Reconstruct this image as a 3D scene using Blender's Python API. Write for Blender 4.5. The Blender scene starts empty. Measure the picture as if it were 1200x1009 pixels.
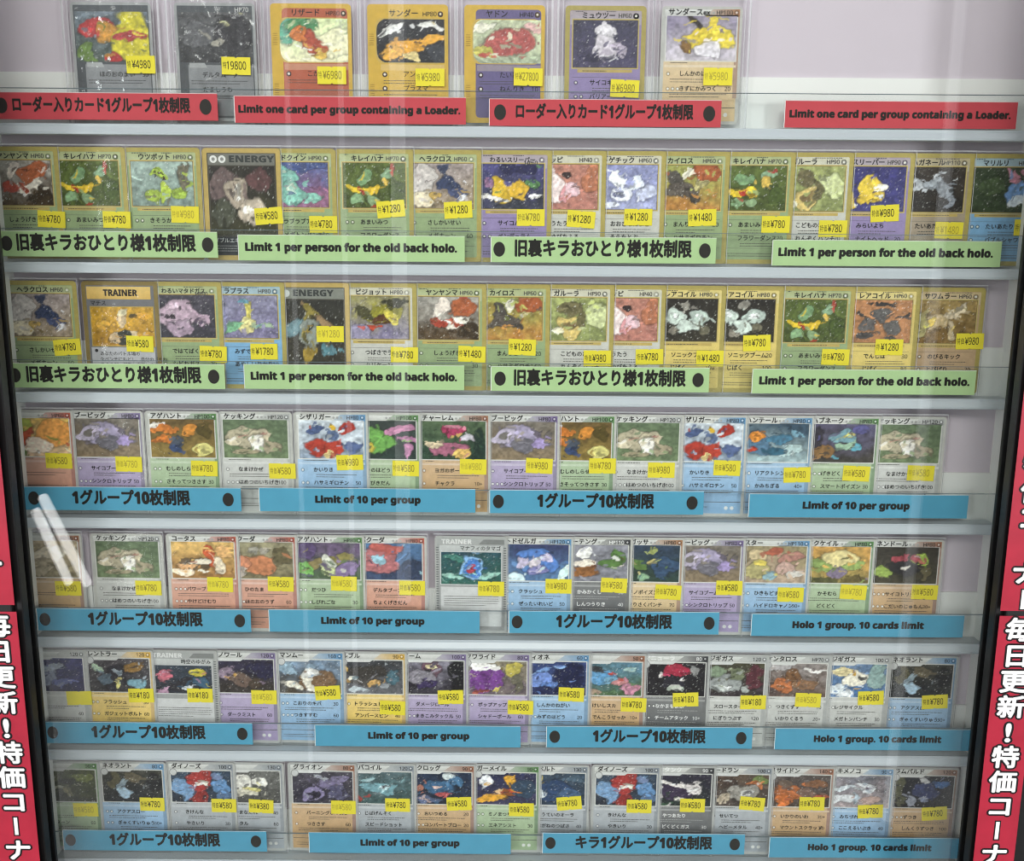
import bpy, math, random
import numpy as np
from mathutils import Vector, Euler, Matrix

# ------------------------------------------------------------------ camera, world, lights
scene = bpy.context.scene
COL = scene.collection
F = 1100.0                                   # focal length in pixels of the 1200 x 1009 frame
PITCH = math.atan(1.7e-4 * F)
ROLL = math.radians(0.43)
D0 = F / 1.39 * 0.001                        # distance along the axis to the plane of the cards
CARD_Y = -0.0075
ZC = 1.30
CAM = Vector((0, CARD_Y - D0 * math.cos(PITCH), ZC + D0 * math.sin(PITCH)))
ROT = Euler((math.pi / 2 - PITCH, 0, 0)).to_matrix() @ Matrix.Rotation(ROLL, 3, 'Z')
cam_data = bpy.data.cameras.new('camera')
cam_data.sensor_fit = 'HORIZONTAL'
cam_data.sensor_width = 36
cam_data.lens = F / 1200 * 36
cam_data.clip_start = 0.02
camera = bpy.data.objects.new('camera', cam_data)
camera.location = CAM
camera.rotation_euler = ROT.to_euler()
COL.objects.link(camera)
scene.camera = camera

vs = scene.view_settings
vs.view_transform = 'Standard'
vs.look = 'None'
vs.gamma = 1
vs.exposure = 0.0
vs.use_curve_mapping = False
scene.cycles.transparent_max_bounces = 24
scene.cycles.filter_width = 1.1

world = bpy.data.worlds.new('shop_light')
scene.world = world
world.use_nodes = True
wn, wl = world.node_tree.nodes, world.node_tree.links
w_tc = wn.new('ShaderNodeTexCoord')
w_sep = wn.new('ShaderNodeSeparateXYZ')
w_map = wn.new('ShaderNodeMapRange')              # bright shop ceiling above, dim aisle below
w_map.inputs[1].default_value = 0.22
w_map.inputs[2].default_value = 0.55
w_map.inputs[3].default_value = 0.10
w_map.inputs[4].default_value = 0.95
wl.new(w_tc.outputs['Generated'], w_sep.inputs[0])
wl.new(w_sep.outputs['Z'], w_map.inputs[0])
wn['Background'].inputs[0].default_value = (0.95, 0.97, 1.0, 1)
wl.new(w_map.outputs[0], wn['Background'].inputs[1])


def area(name, loc, target, sx, sy, power, color):
    d = bpy.data.lights.new(name, 'AREA')
    d.shape = 'RECTANGLE'
    d.size, d.size_y = sx, sy
    d.energy = power
    d.color = color
    o = bpy.data.objects.new(name, d)
    o.location = loc
    o.rotation_euler = (Vector(target) - Vector(loc)).to_track_quat('-Z', 'Y').to_euler()
    COL.objects.link(o)
    return o


area('ceiling_light_panel', (-0.6, -2.9, 3.1), (0, 0, 1.1), 2.2, 0.8, 30, (1.0, 0.985, 0.95))
area('ceiling_light_panel', (0.2, -4.2, 3.25), (0, 0, 1.0), 2.4, 0.8, 60, (1.0, 0.985, 0.95))

area('added_side_fill', (-2.8, -3.6, 1.45), (0, 0, 1.15), 0.6, 1.8, 66, (0.97, 0.985, 1.0))  # pair of side lights added to soften the shade under the ledges
area('added_side_fill', (2.8, -3.6, 1.45), (0, 0, 1.15), 0.6, 1.8, 66, (0.97, 0.985, 1.0))


def at(px, py, Y):
    """the point of the plane y = Y that the camera sees at a pixel"""
    d = ROT @ Vector(((px - 600) / F, -(py - 504.5) / F, -1))
    return CAM + d * ((Y - CAM.y) / d.y)


# ------------------------------------------------------------------ helpers
def lin(c):
    c = c / 255.0
    return c / 12.92 if c <= 0.04045 else ((c + 0.055) / 1.055) ** 2.4


def hx(s):
    return (lin(int(s[0:2], 16)), lin(int(s[2:4], 16)), lin(int(s[4:6], 16)))


def mixc(a, b, t):
    return tuple(a[i] + (b[i] - a[i]) * t for i in range(3))


def new_mat(name):
    m = bpy.data.materials.new(name)
    m.use_nodes = True
    return m, m.node_tree.nodes, m.node_tree.links, m.node_tree.nodes['Principled BSDF']


def plain(name, col, rough=0.5, noise=0.0, scale=80, metal=0.0, bump=0.0, bscale=300):
    m, n, l, p = new_mat(name)
    p.inputs['Roughness'].default_value = rough
    p.inputs['Metallic'].default_value = metal
    tc = n.new('ShaderNodeTexCoord')
    nz = n.new('ShaderNodeTexNoise')
    nz.inputs['Scale'].default_value = scale
    nz.inputs['Detail'].default_value = 4
    l.new(tc.outputs['Object'], nz.inputs['Vector'])
    mx = n.new('ShaderNodeMix')
    mx.data_type = 'RGBA'
    c = hx(col)
    mx.inputs[6].default_value = (*[v * (1 - noise) for v in c], 1)
    mx.inputs[7].default_value = (*[min(1, v * (1 + noise)) for v in c], 1)
    l.new(nz.outputs['Fac'], mx.inputs[0])
    l.new(mx.outputs[2], p.inputs['Base Color'])
    if bump:
        nb = n.new('ShaderNodeTexNoise')
        nb.inputs['Scale'].default_value = bscale
        l.new(tc.outputs['Object'], nb.inputs['Vector'])
        b = n.new('ShaderNodeBump')
        b.inputs['Strength'].default_value = bump
        b.inputs['Distance'].default_value = 0.001
        l.new(nb.outputs['Fac'], b.inputs['Height'])
        l.new(b.outputs['Normal'], p.inputs['Normal'])
    return m


def printed(name, rough, noise, scale):
    """ink colours from the mesh's colour attribute over a faint paper or foil grain"""
    m, n, l, p = new_mat(name)
    p.inputs['Roughness'].default_value = rough
    p.inputs['Specular IOR Level'].default_value = 0.3
    a = n.new('ShaderNodeAttribute')
    a.attribute_name = 'ink'
    tc = n.new('ShaderNodeTexCoord')
    nz = n.new('ShaderNodeTexNoise')
    nz.inputs['Scale'].default_value = scale
    nz.inputs['Detail'].default_value = 3
    l.new(tc.outputs['Object'], nz.inputs['Vector'])
    mr = n.new('ShaderNodeMapRange')
    mr.inputs[1].default_value = 0.3
    mr.inputs[2].default_value = 0.7
    mr.inputs[3].default_value = 1 - noise
    mr.inputs[4].default_value = 1 + noise
    l.new(nz.outputs['Fac'], mr.inputs[0])
    mx = n.new('ShaderNodeVectorMath')
    mx.operation = 'SCALE'
    l.new(a.outputs['Color'], mx.inputs[0])
    l.new(mr.outputs[0], mx.inputs['Scale'])
    l.new(mx.outputs[0], p.inputs['Base Color'])
    return m


def clear(name, rough, tint=(1, 1, 1), bump=0.0, bscale=60, ior=1.45, haze=0.0):
    """thin clear plastic or glass: fresnel reflection over straight transmission"""
    m = bpy.data.materials.new(name)
    m.use_nodes = True
    n, l = m.node_tree.nodes, m.node_tree.links
    n.clear()
    out = n.new('ShaderNodeOutputMaterial')
    fr = n.new('ShaderNodeFresnel')
    fr.inputs['IOR'].default_value = ior
    tr = n.new('ShaderNodeBsdfTransparent')
    tr.inputs['Color'].default_value = (*tint, 1)
    gl = n.new('ShaderNodeBsdfGlossy')
    gl.inputs['Roughness'].default_value = rough
    mix = n.new('ShaderNodeMixShader')
    body = tr
    if haze:
        df = n.new('ShaderNodeBsdfDiffuse')
        df.inputs['Color'].default_value = (0.9, 0.9, 0.92, 1)
        hm = n.new('ShaderNodeMixShader')
        hm.inputs[0].default_value = haze
        l.new(tr.outputs[0], hm.inputs[1])
        l.new(df.outputs[0], hm.inputs[2])
        body = hm
    l.new(fr.outputs[0], mix.inputs[0])
    l.new(body.outputs[0], mix.inputs[1])
    l.new(gl.outputs[0], mix.inputs[2])
    if bump:
        tc = n.new('ShaderNodeTexCoord')
        nz = n.new('ShaderNodeTexNoise')
        nz.inputs['Scale'].default_value = bscale
        nz.inputs['Detail'].default_value = 1.5
        l.new(tc.outputs['Object'], nz.inputs['Vector'])
        b = n.new('ShaderNodeBump')
        b.inputs['Strength'].default_value = bump
        b.inputs['Distance'].default_value = 0.002
        l.new(nz.outputs['Fac'], b.inputs['Height'])
        l.new(b.outputs['Normal'], gl.inputs['Normal'])
        l.new(b.outputs['Normal'], fr.inputs['Normal'])
    l.new(mix.outputs[0], out.inputs['Surface'])
    return m


def glow(name, col, strength):
    m, n, l, p = new_mat(name)
    p.inputs['Emission Color'].default_value = (*col, 1)
    p.inputs['Emission Strength'].default_value = strength
    m.cycles.emission_sampling = 'NONE'
    return m


M_PRINT = printed('printed_card', 0.5, 0.07, 220)
M_FOIL = printed('foil_artwork', 0.42, 0.14, 420)
M_PAPER = printed('printed_paper', 0.6, 0.03, 90)
M_VINYL = printed('glossy_banner', 0.35, 0.10, 45)
M_WALL = plain('lavender_panel', 'cdc3cc', 0.6, 0.03, 30)
M_WHITE = plain('white_plastic', 'e9eae6', 0.42, 0.02, 20)
M_RAIL = plain('pale_rail', 'bfc7cd', 0.28, 0.03, 30)
M_BLACK = plain('black_metal', '0c0c0d', 0.42, 0.15, 60)
M_DARK = plain('grey_side', '77757a', 0.6, 0.05, 30)
M_FLOOR = plain('shop_floor', '5a5754', 0.4, 0.12, 6)
M_LIP = clear('clear_acrylic', 0.03, (0.98, 0.99, 0.99), ior=1.3, haze=0.015)
M_EDGE = plain('acrylic_edge', '6f7c82', 0.2, 0.02)
M_SLEEVE = clear('soft_sleeve', 0.10, bump=0.6, bscale=60, ior=1.3, haze=0.0)
M_CRINKLE = clear('crinkled_sleeve', 0.09, bump=1.0, bscale=75, ior=1.6, haze=0.01)
M_LOADER = clear('rigid_sleeve', 0.05, (0.985, 0.985, 0.99), bump=0.08, bscale=30, ior=1.4, haze=0.015)
M_RIM = clear('highlight_rim', 0.15, (0.97, 0.97, 0.98), ior=1.4, haze=0.5)  # white haze put in for highlight lines along clear plastic edges
M_GLASS = clear('door_glass', 0.0, (0.99, 1, 0.995), bump=0.0, ior=1.45)


class MB:
    """collects coloured flat shapes in a card's own millimetres: x right, z up, y towards the viewer as d"""

    def __init__(s):
        s.v, s.f, s.c = [], [], []

    def poly(s, pts, col, d=0.0, cols=None):
        b = len(s.v)
        for i, (x, z) in enumerate(pts):
            s.v.append((x, -d, z))
            s.c.append(cols[i] if cols else col)
        s.f.append(tuple(range(b, b + len(pts))))

    def rect(s, x0, z0, x1, z1, col, d=0.0, top=None):
        s.poly([(x0, z0), (x1, z0), (x1, z1), (x0, z1)], col, d, [col, col, top, top] if top else None)

    def disc(s, cx, cz, r, col, d=0.0, n=14, rz=None):
        s.poly([(cx + r * math.cos(2 * math.pi * i / n), cz + (rz or r) * math.sin(2 * math.pi * i / n)) for i in range(n)], col, d)

    def slab(s, pts, d0, d1, col, edge=None):
        """prism of an outline (counter-clockwise) from depth d0 (back) to d1 (front)"""
        n = len(pts)
        b = len(s.v)
        for d in (d0, d1):
            for x, z in pts:
                s.v.append((x, -d, z))
                s.c.append(col)
        s.f.append(tuple(b + n + i for i in range(n)))
        s.f.append(tuple(b + i for i in reversed(range(n))))
        for i in range(n):
            j = (i + 1) % n
            s.f.append((b + i, b + j, b + n + j, b + n + i))

    def text(s, body, x, z, h, col, d, bold=0.0, w=None, align='L', sx=1.0, rot=0.0, vertical=False):
        vv, ff, (x0, x1, y0, y1) = glyphs(body, 0.0)
        k = h / 0.72
        kx = k * sx
        if w:
            kx = w / max(x1 - x0, 1e-4)
        off = -x0 * kx
        if align == 'R':
            off = -x1 * kx
        elif align == 'C':
            off = -(x0 + x1) / 2 * kx
        ring = [(0, 0)]
        if bold:
            nn = 12 if bold > 0.08 else 6 if bold > 0.025 else 3
            ring = [(bold * math.cos(2 * math.pi * i / nn), bold * math.sin(2 * math.pi * i / nn)) for i in range(nn)]
        for (ea, ec) in ring:
            b = len(s.v)
            for (a, c) in vv:
                s.v.append((x + (a + ea) * kx + off, -d, z + (c + ec) * k))
                s.c.append(col)
            s.f.extend(tuple(b + i for i in f) for f in ff)
            d += 0.002

    def build(s, name, mat, parent=None, loc=None, smooth=False, scale=0.001):
        me = bpy.data.meshes.new(name)
        me.from_pydata([(a * scale, b * scale, c * scale) for a, b, c in s.v], [], s.f)
        if s.c:
            at_ = me.color_attributes.new('ink', 'FLOAT_COLOR', 'POINT')
            arr = np.ones((len(s.v), 4), dtype=np.float32)
            arr[:, :3] = np.array(s.c, dtype=np.float32)
            at_.data.foreach_set('color', arr.ravel())
        me.materials.append(mat)
        me.update()
        o = bpy.data.objects.new(name, me)
        COL.objects.link(o)
        if parent:
            o.parent = parent
        if loc:
            o.location = loc
        return o


_glyphs = {}


def heavy(body):
    """Latin letters and digits in the heavy upright sans of the shop's strips"""
    out = ''
    for ch in body:
        if 'A' <= ch <= 'Z':
            out += chr(0x1D5D4 + ord(ch) - 65)
        elif 'a' <= ch <= 'z':
            out += chr(0x1D5EE + ord(ch) - 97)
        elif '0' <= ch <= '9':
            out += chr(0x1D7EC + ord(ch) - 48)
        else:
            out += ch
    return out


def light_digits(body):
    return ''.join(chr(0x1D7E2 + ord(ch) - 48) if '0' <= ch <= '9' else ch for ch in body)


def glyphs(body, bold):
    key = (body, bold)
    if key not in _glyphs:
        cu = bpy.data.curves.new('lettering', 'FONT')
        cu.body = body
        cu.size = 1
        cu.resolution_u = 2
        cu.offset = bold
        o = bpy.data.objects.new('lettering', cu)
        COL.objects.link(o)
        bpy.context.view_layer.update()
        dg = bpy.context.evaluated_depsgraph_get()
        me = bpy.data.meshes.new_from_object(o.evaluated_get(dg))
        vv = [(v.co.x, v.co.y) for v in me.vertices]
        ff = []
        for p in me.polygons:
            ix = list(p.vertices)
            ar = sum(vv[ix[i]][0] * vv[ix[(i + 1) % len(ix)]][1] - vv[ix[(i + 1) % len(ix)]][0] * vv[ix[i]][1] for i in range(len(ix)))
            ff.append(tuple(ix if ar > 0 else reversed(ix)))
        bpy.data.objects.remove(o)
        bpy.data.curves.remove(cu)
        bpy.data.meshes.remove(me)
        if not vv:
            vv, ff = [(0, 0)], []
        xs, ys = [a for a, _ in vv], [b for _, b in vv]
        _glyphs[key] = (vv, ff, (min(xs), max(xs), min(ys), max(ys)))
    return _glyphs[key]


def tag(o, label=None, cat=None, group=None, kind=None):
    for k, v in (('label', label), ('category', cat), ('group', group), ('kind', kind)):
        if v:
            o[k] = v
    return o


def empty(name, loc, rz=0.0):
    o = bpy.data.objects.new(name, None)
    o.empty_display_size = 0.02
    o.location = loc
    o.rotation_euler = (0, 0, rz)
    COL.objects.link(o)
    return o


def solid(name, boxes, mat, parent=None, bevel=0.0):
    """one mesh made of metre boxes (x0,x1,y0,y1,z0,z1)"""
    v, f = [], []
    for (x0, x1, y0, y1, z0, z1) in boxes:
        b = len(v)
        v += [(x0, y0, z0), (x1, y0, z0), (x1, y1, z0), (x0, y1, z0), (x0, y0, z1), (x1, y0, z1), (x1, y1, z1), (x0, y1, z1)]
        f += [tuple(b + i for i in q) for q in ((0, 3, 2, 1), (4, 5, 6, 7), (0, 1, 5, 4), (1, 2, 6, 5), (2, 3, 7, 6), (3, 0, 4, 7))]
    me = bpy.data.meshes.new(name)
    me.from_pydata(v, [], f)
    me.materials.append(mat)
    o = bpy.data.objects.new(name, me)
    COL.objects.link(o)
    if parent:
        o.parent = parent
    if bevel:
        m = o.modifiers.new('soft_edges', 'BEVEL')
        m.width = bevel
        m.segments = 3
    return o


def extrude(name, profile, x0, x1, mat, parent=None, bevel=0.0):
    """a (y, z) profile in metres run along x"""
    n = len(profile)
    v = [(x0, y, z) for y, z in profile] + [(x1, y, z) for y, z in profile]
    f = [tuple(range(n)), tuple(reversed(range(n, 2 * n)))]
    for i in range(n):
        j = (i + 1) % n
        f.append((i, n + i, n + j, j))
    me = bpy.data.meshes.new(name)
    me.from_pydata(v, [], f)
    me.materials.append(mat)
    import bmesh
    bm = bmesh.new()
    bm.from_mesh(me)
    bmesh.ops.recalc_face_normals(bm, faces=bm.faces)
    bm.to_mesh(me)
    bm.free()
    o = bpy.data.objects.new(name, me)
    COL.objects.link(o)
    if parent:
        o.parent = parent
    if bevel:
        m = o.modifiers.new('soft_edges', 'BEVEL')
        m.width = bevel
        m.segments = 3
    return o


# ------------------------------------------------------------------ the setting and the showcase
X_L = at(35, 640, -0.062).x              # inner edges of the black posts
X_R = at(1158, 655, -0.062).x
tag(solid('wall_back', [(-1.3, 1.3, 0.0, 0.04, 0.0, 2.3)], M_WALL), kind='structure')
tag(solid('floor', [(-3, 3, -4, 0.04, -0.05, 0.0)], M_FLOOR), kind='structure')

# card tops at x = 600, one per shelf
TOPS = [6.0, 176.0, 333.0, 484.5, 628.5, 764.5, 895.5]
BASE = [at(600, t, CARD_Y).z - 0.088 for t in TOPS]
BASE[0] -= 0.0
ROWN = ['top', 'second', 'third', 'fourth', 'fifth', 'sixth', 'bottom']
SHELF_NOTE = ['carrying cards in rigid sleeves and red strips', 'with green strips and sixteen cards',
              'with green strips, below the sixteen card shelf', 'with blue strips, uppermost of the blue labelled ones',
              'with blue strips, holding the blue orb card', 'with blue strips, holding the black card',
              'with blue strips, lowest of all shelves']
SX0, SX1 = X_L - 0.03, X_R + 0.03
for i, zb in enumerate(BASE):
    z = zb - (0.004 if i == 0 else 0.0025)           # loaders and sleeves stand under the card's own edge
    BASE[i] = zb
    r = empty('acrylic_shelf', (0, 0, z))
    tag(r, f'long clear fronted card shelf {SHELF_NOTE[i]}', 'shelf', 'card shelves on the back panel')
    extrude('back_plate', [(0, -0.006), (-0.0025, -0.006), (-0.0025, 0.041), (0, 0.041)], SX0, SX1, M_WHITE, r)
    extrude('ledge', [(-0.0025, 0.0), (-0.0025, -0.003), (-0.0125, -0.003), (-0.0135, -0.0085), (-0.0208, -0.0085), (-0.0208, -0.0066),
                      (-0.0186, -0.0022), (-0.0186, 0.0)], SX0, SX1, M_RAIL, r, 0.0006)
    lip = extrude('front_lip', [(-0.0165, 0.0), (-0.0180, 0.0), (-0.0180, 0.0262), (-0.0165, 0.0262)], SX0, SX1, M_LIP, r)
    extrude('polished_edge', [(-0.0165, 0.0262), (-0.0180, 0.0262), (-0.0180, 0.0266), (-0.0165, 0.0266)], SX0, SX1, M_EDGE, lip)

ZB, ZT = 0.72, 1.86
for side, x0, x1, xs in (('left', X_L - 0.075, X_L, X_L - 0.03), ('right', X_R, X_R + 0.075, X_R + 0.03)):
    r = empty('showcase_post', ((x0 + x1) / 2, 0, ZB))
    tag(r, f'black metal showcase post carrying red vertical banners, {side} edge of the glass', 'frame', 'black posts either side of the glass')
    zl, zh = 0, ZT - ZB
    cx = (x0 + x1) / 2
    inn = 1 if side == 'left' else -1
    e = x1 - cx if side == 'left' else x0 - cx
    lo, hi = sorted((e - inn * 0.075, e - inn * 0.0065))
    solid('post_body', [(lo, hi, -0.085, -0.062, zl, zh)], M_BLACK, r, 0.001)
    lo, hi = sorted((e - inn * 0.0065, e))
    solid('glazing_channel', [(lo, hi, -0.081, -0.072, zl, zh), (lo, hi, -0.0655, -0.062, zl, zh)], M_BLACK, r, 0.0008)
    s = solid('side_panel', [(xs - cx - 0.004, xs - cx + 0.004, -0.062, 0, zl, zh)], M_WHITE, r)

g = solid('glass_door', [(X_L - 0.006, X_R + 0.006, -0.0715, -0.066, ZB, ZT)], M_GLASS)
tag(g, 'large clear glass sheet in front of all the card shelves', 'glass')

# ------------------------------------------------------------------ red vertical banners
BANNER = '毎日更新！特価コーナー'


def banner(side, px_edge, y_edge, z_top, z_bot, label, first_z, pitch):
    """px_edge: pixel on the banner's inner edge; first_z: height of its first sign"""
    x = at(px_edge, y_edge, -0.0856).x
    w = 0.0335
    xc = x - w / 2 if side == 'left' else x + w / 2
    r = empty('vertical_banner', (xc, -0.0852, z_bot))
    tag(r, label, 'banner', 'red banners on the black posts')
    H = (z_top - z_bot) * 1000
    b = MB()
    b.slab([(-w * 500, 0), (w * 500, 0), (w * 500, H), (-w * 500, H)], 0, 0.4, hx('b02a3e'))
    b.build('banner_sheet', M_VINYL, r)
    for nm, bold, col, d in (('letter_outline', 0.105, hx('140f12'), 0.5), ('lettering', 0.034, hx('f4f4f2'), 0.6)):
        t = MB()
        for i, ch in enumerate(BANNER):
            zc = (first_z - i * pitch - z_bot) * 1000
            if zc < 4 or zc > H - 4:
                continue
            if ch == 'ー':
                t.rect(*((-2.6, zc - 9.0, 2.6, zc + 9.0) if bold > 0.1 else (-1.5, zc - 7.9, 1.5, zc + 7.9)), col, d)
            elif ch == '！':
                t.text('!', 0, zc - 8.0, 16.0, col, d, bold, align='C', sx=1.2)
            else:
                t.text(ch, 0, zc - 7.4, 14.6, col, d, bold, align='C', sx=1.12)
        t.build(nm, M_VINYL, r)


def zat(px, py):
    return at(px, py, -0.0856).z


pitch = (zat(1190, 740) - zat(1163, 1003)) / 9
zl0 = zat(10, 733)
banner('left', 19, 717, zat(10, 717), zat(30, 1075), 'lower red banner with white Japanese lettering on the left black post', zl0, pitch)
zr0 = zat(1190, 738)
banner('right', 1172, 720, zat(1190, 722), zat(1160, 1075), 'lower red banner with white Japanese lettering on the right black post', zr0, pitch)
zru = zat(1190, 716)
banner('right', 1172, 718, zru + 0.36, zru, 'upper red banner, mostly cut off, on the right black post', zru + 0.0095 + 10 * pitch, pitch)
zlu = zat(10, 709)
banner('left', 17, 709, zlu + 0.36, zlu, 'upper red banner, mostly cut off, on the left black post', zlu + 0.0095 + 10 * pitch, pitch)

# ------------------------------------------------------------------ limit strips on the shelf fronts
SIGN_Y = -0.0184
JP_R, JP_G, JP_B, JP_K = 'ローダー入りカード1グループ1枚制限', '旧裏キラおひとり様1枚制限', '1グループ10枚制限', 'キラ1グループ10枚制限'
EN_R, EN_G, EN_B, EN_H = 'Limit one card per group containing a Loader.', 'Limit 1 per person for the old back holo.', 'Limit of 10 per group', 'Holo 1 group. 10 cards limit'
# shelf, left px, right px, centre y px, text, text left, text right, emblem px list
SIGNS = [
    (0, -16, 255, 124.5, JP_R, 15.5, 222.5, [2, 241]), (0, 274.5, 546, 129, EN_R, 280, 539, []),
    (0, 573, 845, 132.5, JP_R, 605, 812, [586, 831]), (0, 919, 1191.5, 134.5, EN_R, 925.5, 1184, []),
    (1, -12, 255, 286, JP_G, 20.5, 229, [8, 243.5]), (1, 279, 544.5, 291, EN_G, 288, 535, []),
    (1, 575, 839, 293, JP_G, 604, 810, [585, 826]), (1, 904.5, 1173, 297, EN_G, 912.5, 1163, []),
    (2, 5, 263.5, 440.5, JP_G, 32, 235.5, [18, 250.5]), (2, 286, 544, 442, EN_G, 294.5, 535, []),
    (2, 575, 831, 444.5, JP_G, 603, 803, [586, 818]), (2, 881, 1143, 447.5, EN_G, 890, 1135.5, []),
    (3, 28, 282.5, 584.5, JP_B, 85.5, 222.5, [40, 267.5]), (3, 303.5, 557, 586, EN_B, 370, 492.5, []),
    (3, 573.5, 824.5, 588.5, JP_B, 630, 766, [584, 811]), (3, 877, 1134, 593, EN_B, 941, 1065.5, []),
    (4, 43.5, 294, 726.5, JP_B, 104, 237, [53, 281]), (4, 315, 562, 728, EN_B, 377, 497, []),
    (4, 596, 842.5, 729.5, JP_B, 652, 787, [606, 831]), (4, 880, 1129, 733, EN_H, 929, 1082, []),
    (5, 52, 296, 859, JP_B, 108, 240.5, [62, 284]), (5, 369, 610, 862.5, EN_B, 432, 549.5, []),
    (5, 640, 881.5, 864, JP_B, 695, 826.5, [650, 868.5]), (5, 907.5, 1148, 866.5, EN_H, 954, 1102.5, []),
    (6, 74, 312.5, 985, JP_B, 129, 257.5, [83, 300]), (6, 362, 598.5, 988, EN_B, 423, 538, []),
    (6, 635.5, 872.5, 988.5, JP_K, 675, 834, [645, 861]), (6, 901, 1138, 993.5, EN_H, 947, 1091, []),
]
SIGN_COL = ['c3454e', 'afce95', 'afce95', '53a0bf', '53a0bf', '53a0bf', '53a0bf']
SIGN_WORD = ['red', 'green', 'green', 'blue', 'blue', 'blue', 'blue']
seen = {}
for (r_, xl, xr, yc, body, tl, tr, emb) in SIGNS:
    a, b = at(xl, yc, SIGN_Y), at(xr, yc, SIGN_Y)
    c = at((xl + xr) / 2, yc, SIGN_Y)
    w = (b.x - a.x) * 1000
    h = 20.4
    root = empty('limit_sign', (c.x, SIGN_Y, c.z - h / 2000))
    jp = not body[0].isascii() or body[0] == '1'
    first = (r_, jp) not in seen
    seen[(r_, jp)] = 1
    pos = {(True, True): 'leftmost', (True, False): 'third from left', (False, True): 'second from left', (False, False): 'rightmost'}[(jp, first)]
    lang = 'Japanese' if jp else 'English'
    tag(root, f'{SIGN_WORD[r_]} paper strip with {lang} lettering, {pos} on the {ROWN[r_]} shelf front', 'sign', f'{SIGN_WORD[r_]} strips on the {ROWN[r_]} shelf')
    m = MB()
    m.slab([(-w / 2, 0), (w / 2, 0), (w / 2, h), (-w / 2, h)], 0.0, 0.25, hx(SIGN_COL[r_]))
    m.rect(-w / 2, 0, -w / 2 + 0.5, h, hx('f0f0ee'), 0.3)
    m.rect(-w / 2, h - 0.45, w / 2, h, mixc(hx(SIGN_COL[r_]), hx('f4f4f2'), 0.6), 0.3)
    m.build('paper_strip', M_PAPER, root)
    t = MB()
    A, B = at(tl, yc, SIGN_Y), at(tr, yc, SIGN_Y)
    x0, ww = (A.x - c.x) * 1000, (B.x - A.x) * 1000
    if jp:
        hh = 10.2 if r_ in (1, 2) else (8.6 if r_ == 0 else 9.8)
        t.text(heavy(body), x0, 10.4 - hh * 0.42, hh, hx('16140f'), 0.4, 0.045, w=ww)
    else:
        t.text(heavy(body), x0, 10.2 - 2.4, 5.2 if r_ == 0 else 6.0 if r_ < 3 else 5.7, hx('16140f'), 0.4, 0.05, w=ww)
    t.build('lettering', M_PAPER, root)
    if emb:
        for ex in emb:
            E_ = at(ex, yc, SIGN_Y)
            t = MB()
            t.disc((E_.x - c.x) * 1000, 10.2, 4.7, hx('26231f'), 0.4, 18, 5.9)
            t.build('round_emblem', M_PAPER, root)

# ------------------------------------------------------------------ artwork: plain abstract colour patches
def lattice(x, y, seed):
    rng = np.random.RandomState(seed)
    g = rng.rand(40, 40)
    xi, yi = np.floor(x).astype(int), np.floor(y).astype(int)
    fx, fy = x - xi, y - yi
    fx, fy = fx * fx * (3 - 2 * fx), fy * fy * (3 - 2 * fy)
    q = lambda i, j: g[(xi + i) % 40, (yi + j) % 40]
    return (q(0, 0) * (1 - fx) + q(1, 0) * fx) * (1 - fy) + (q(0, 1) * (1 - fx) + q(1, 1) * fx) * fy


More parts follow.
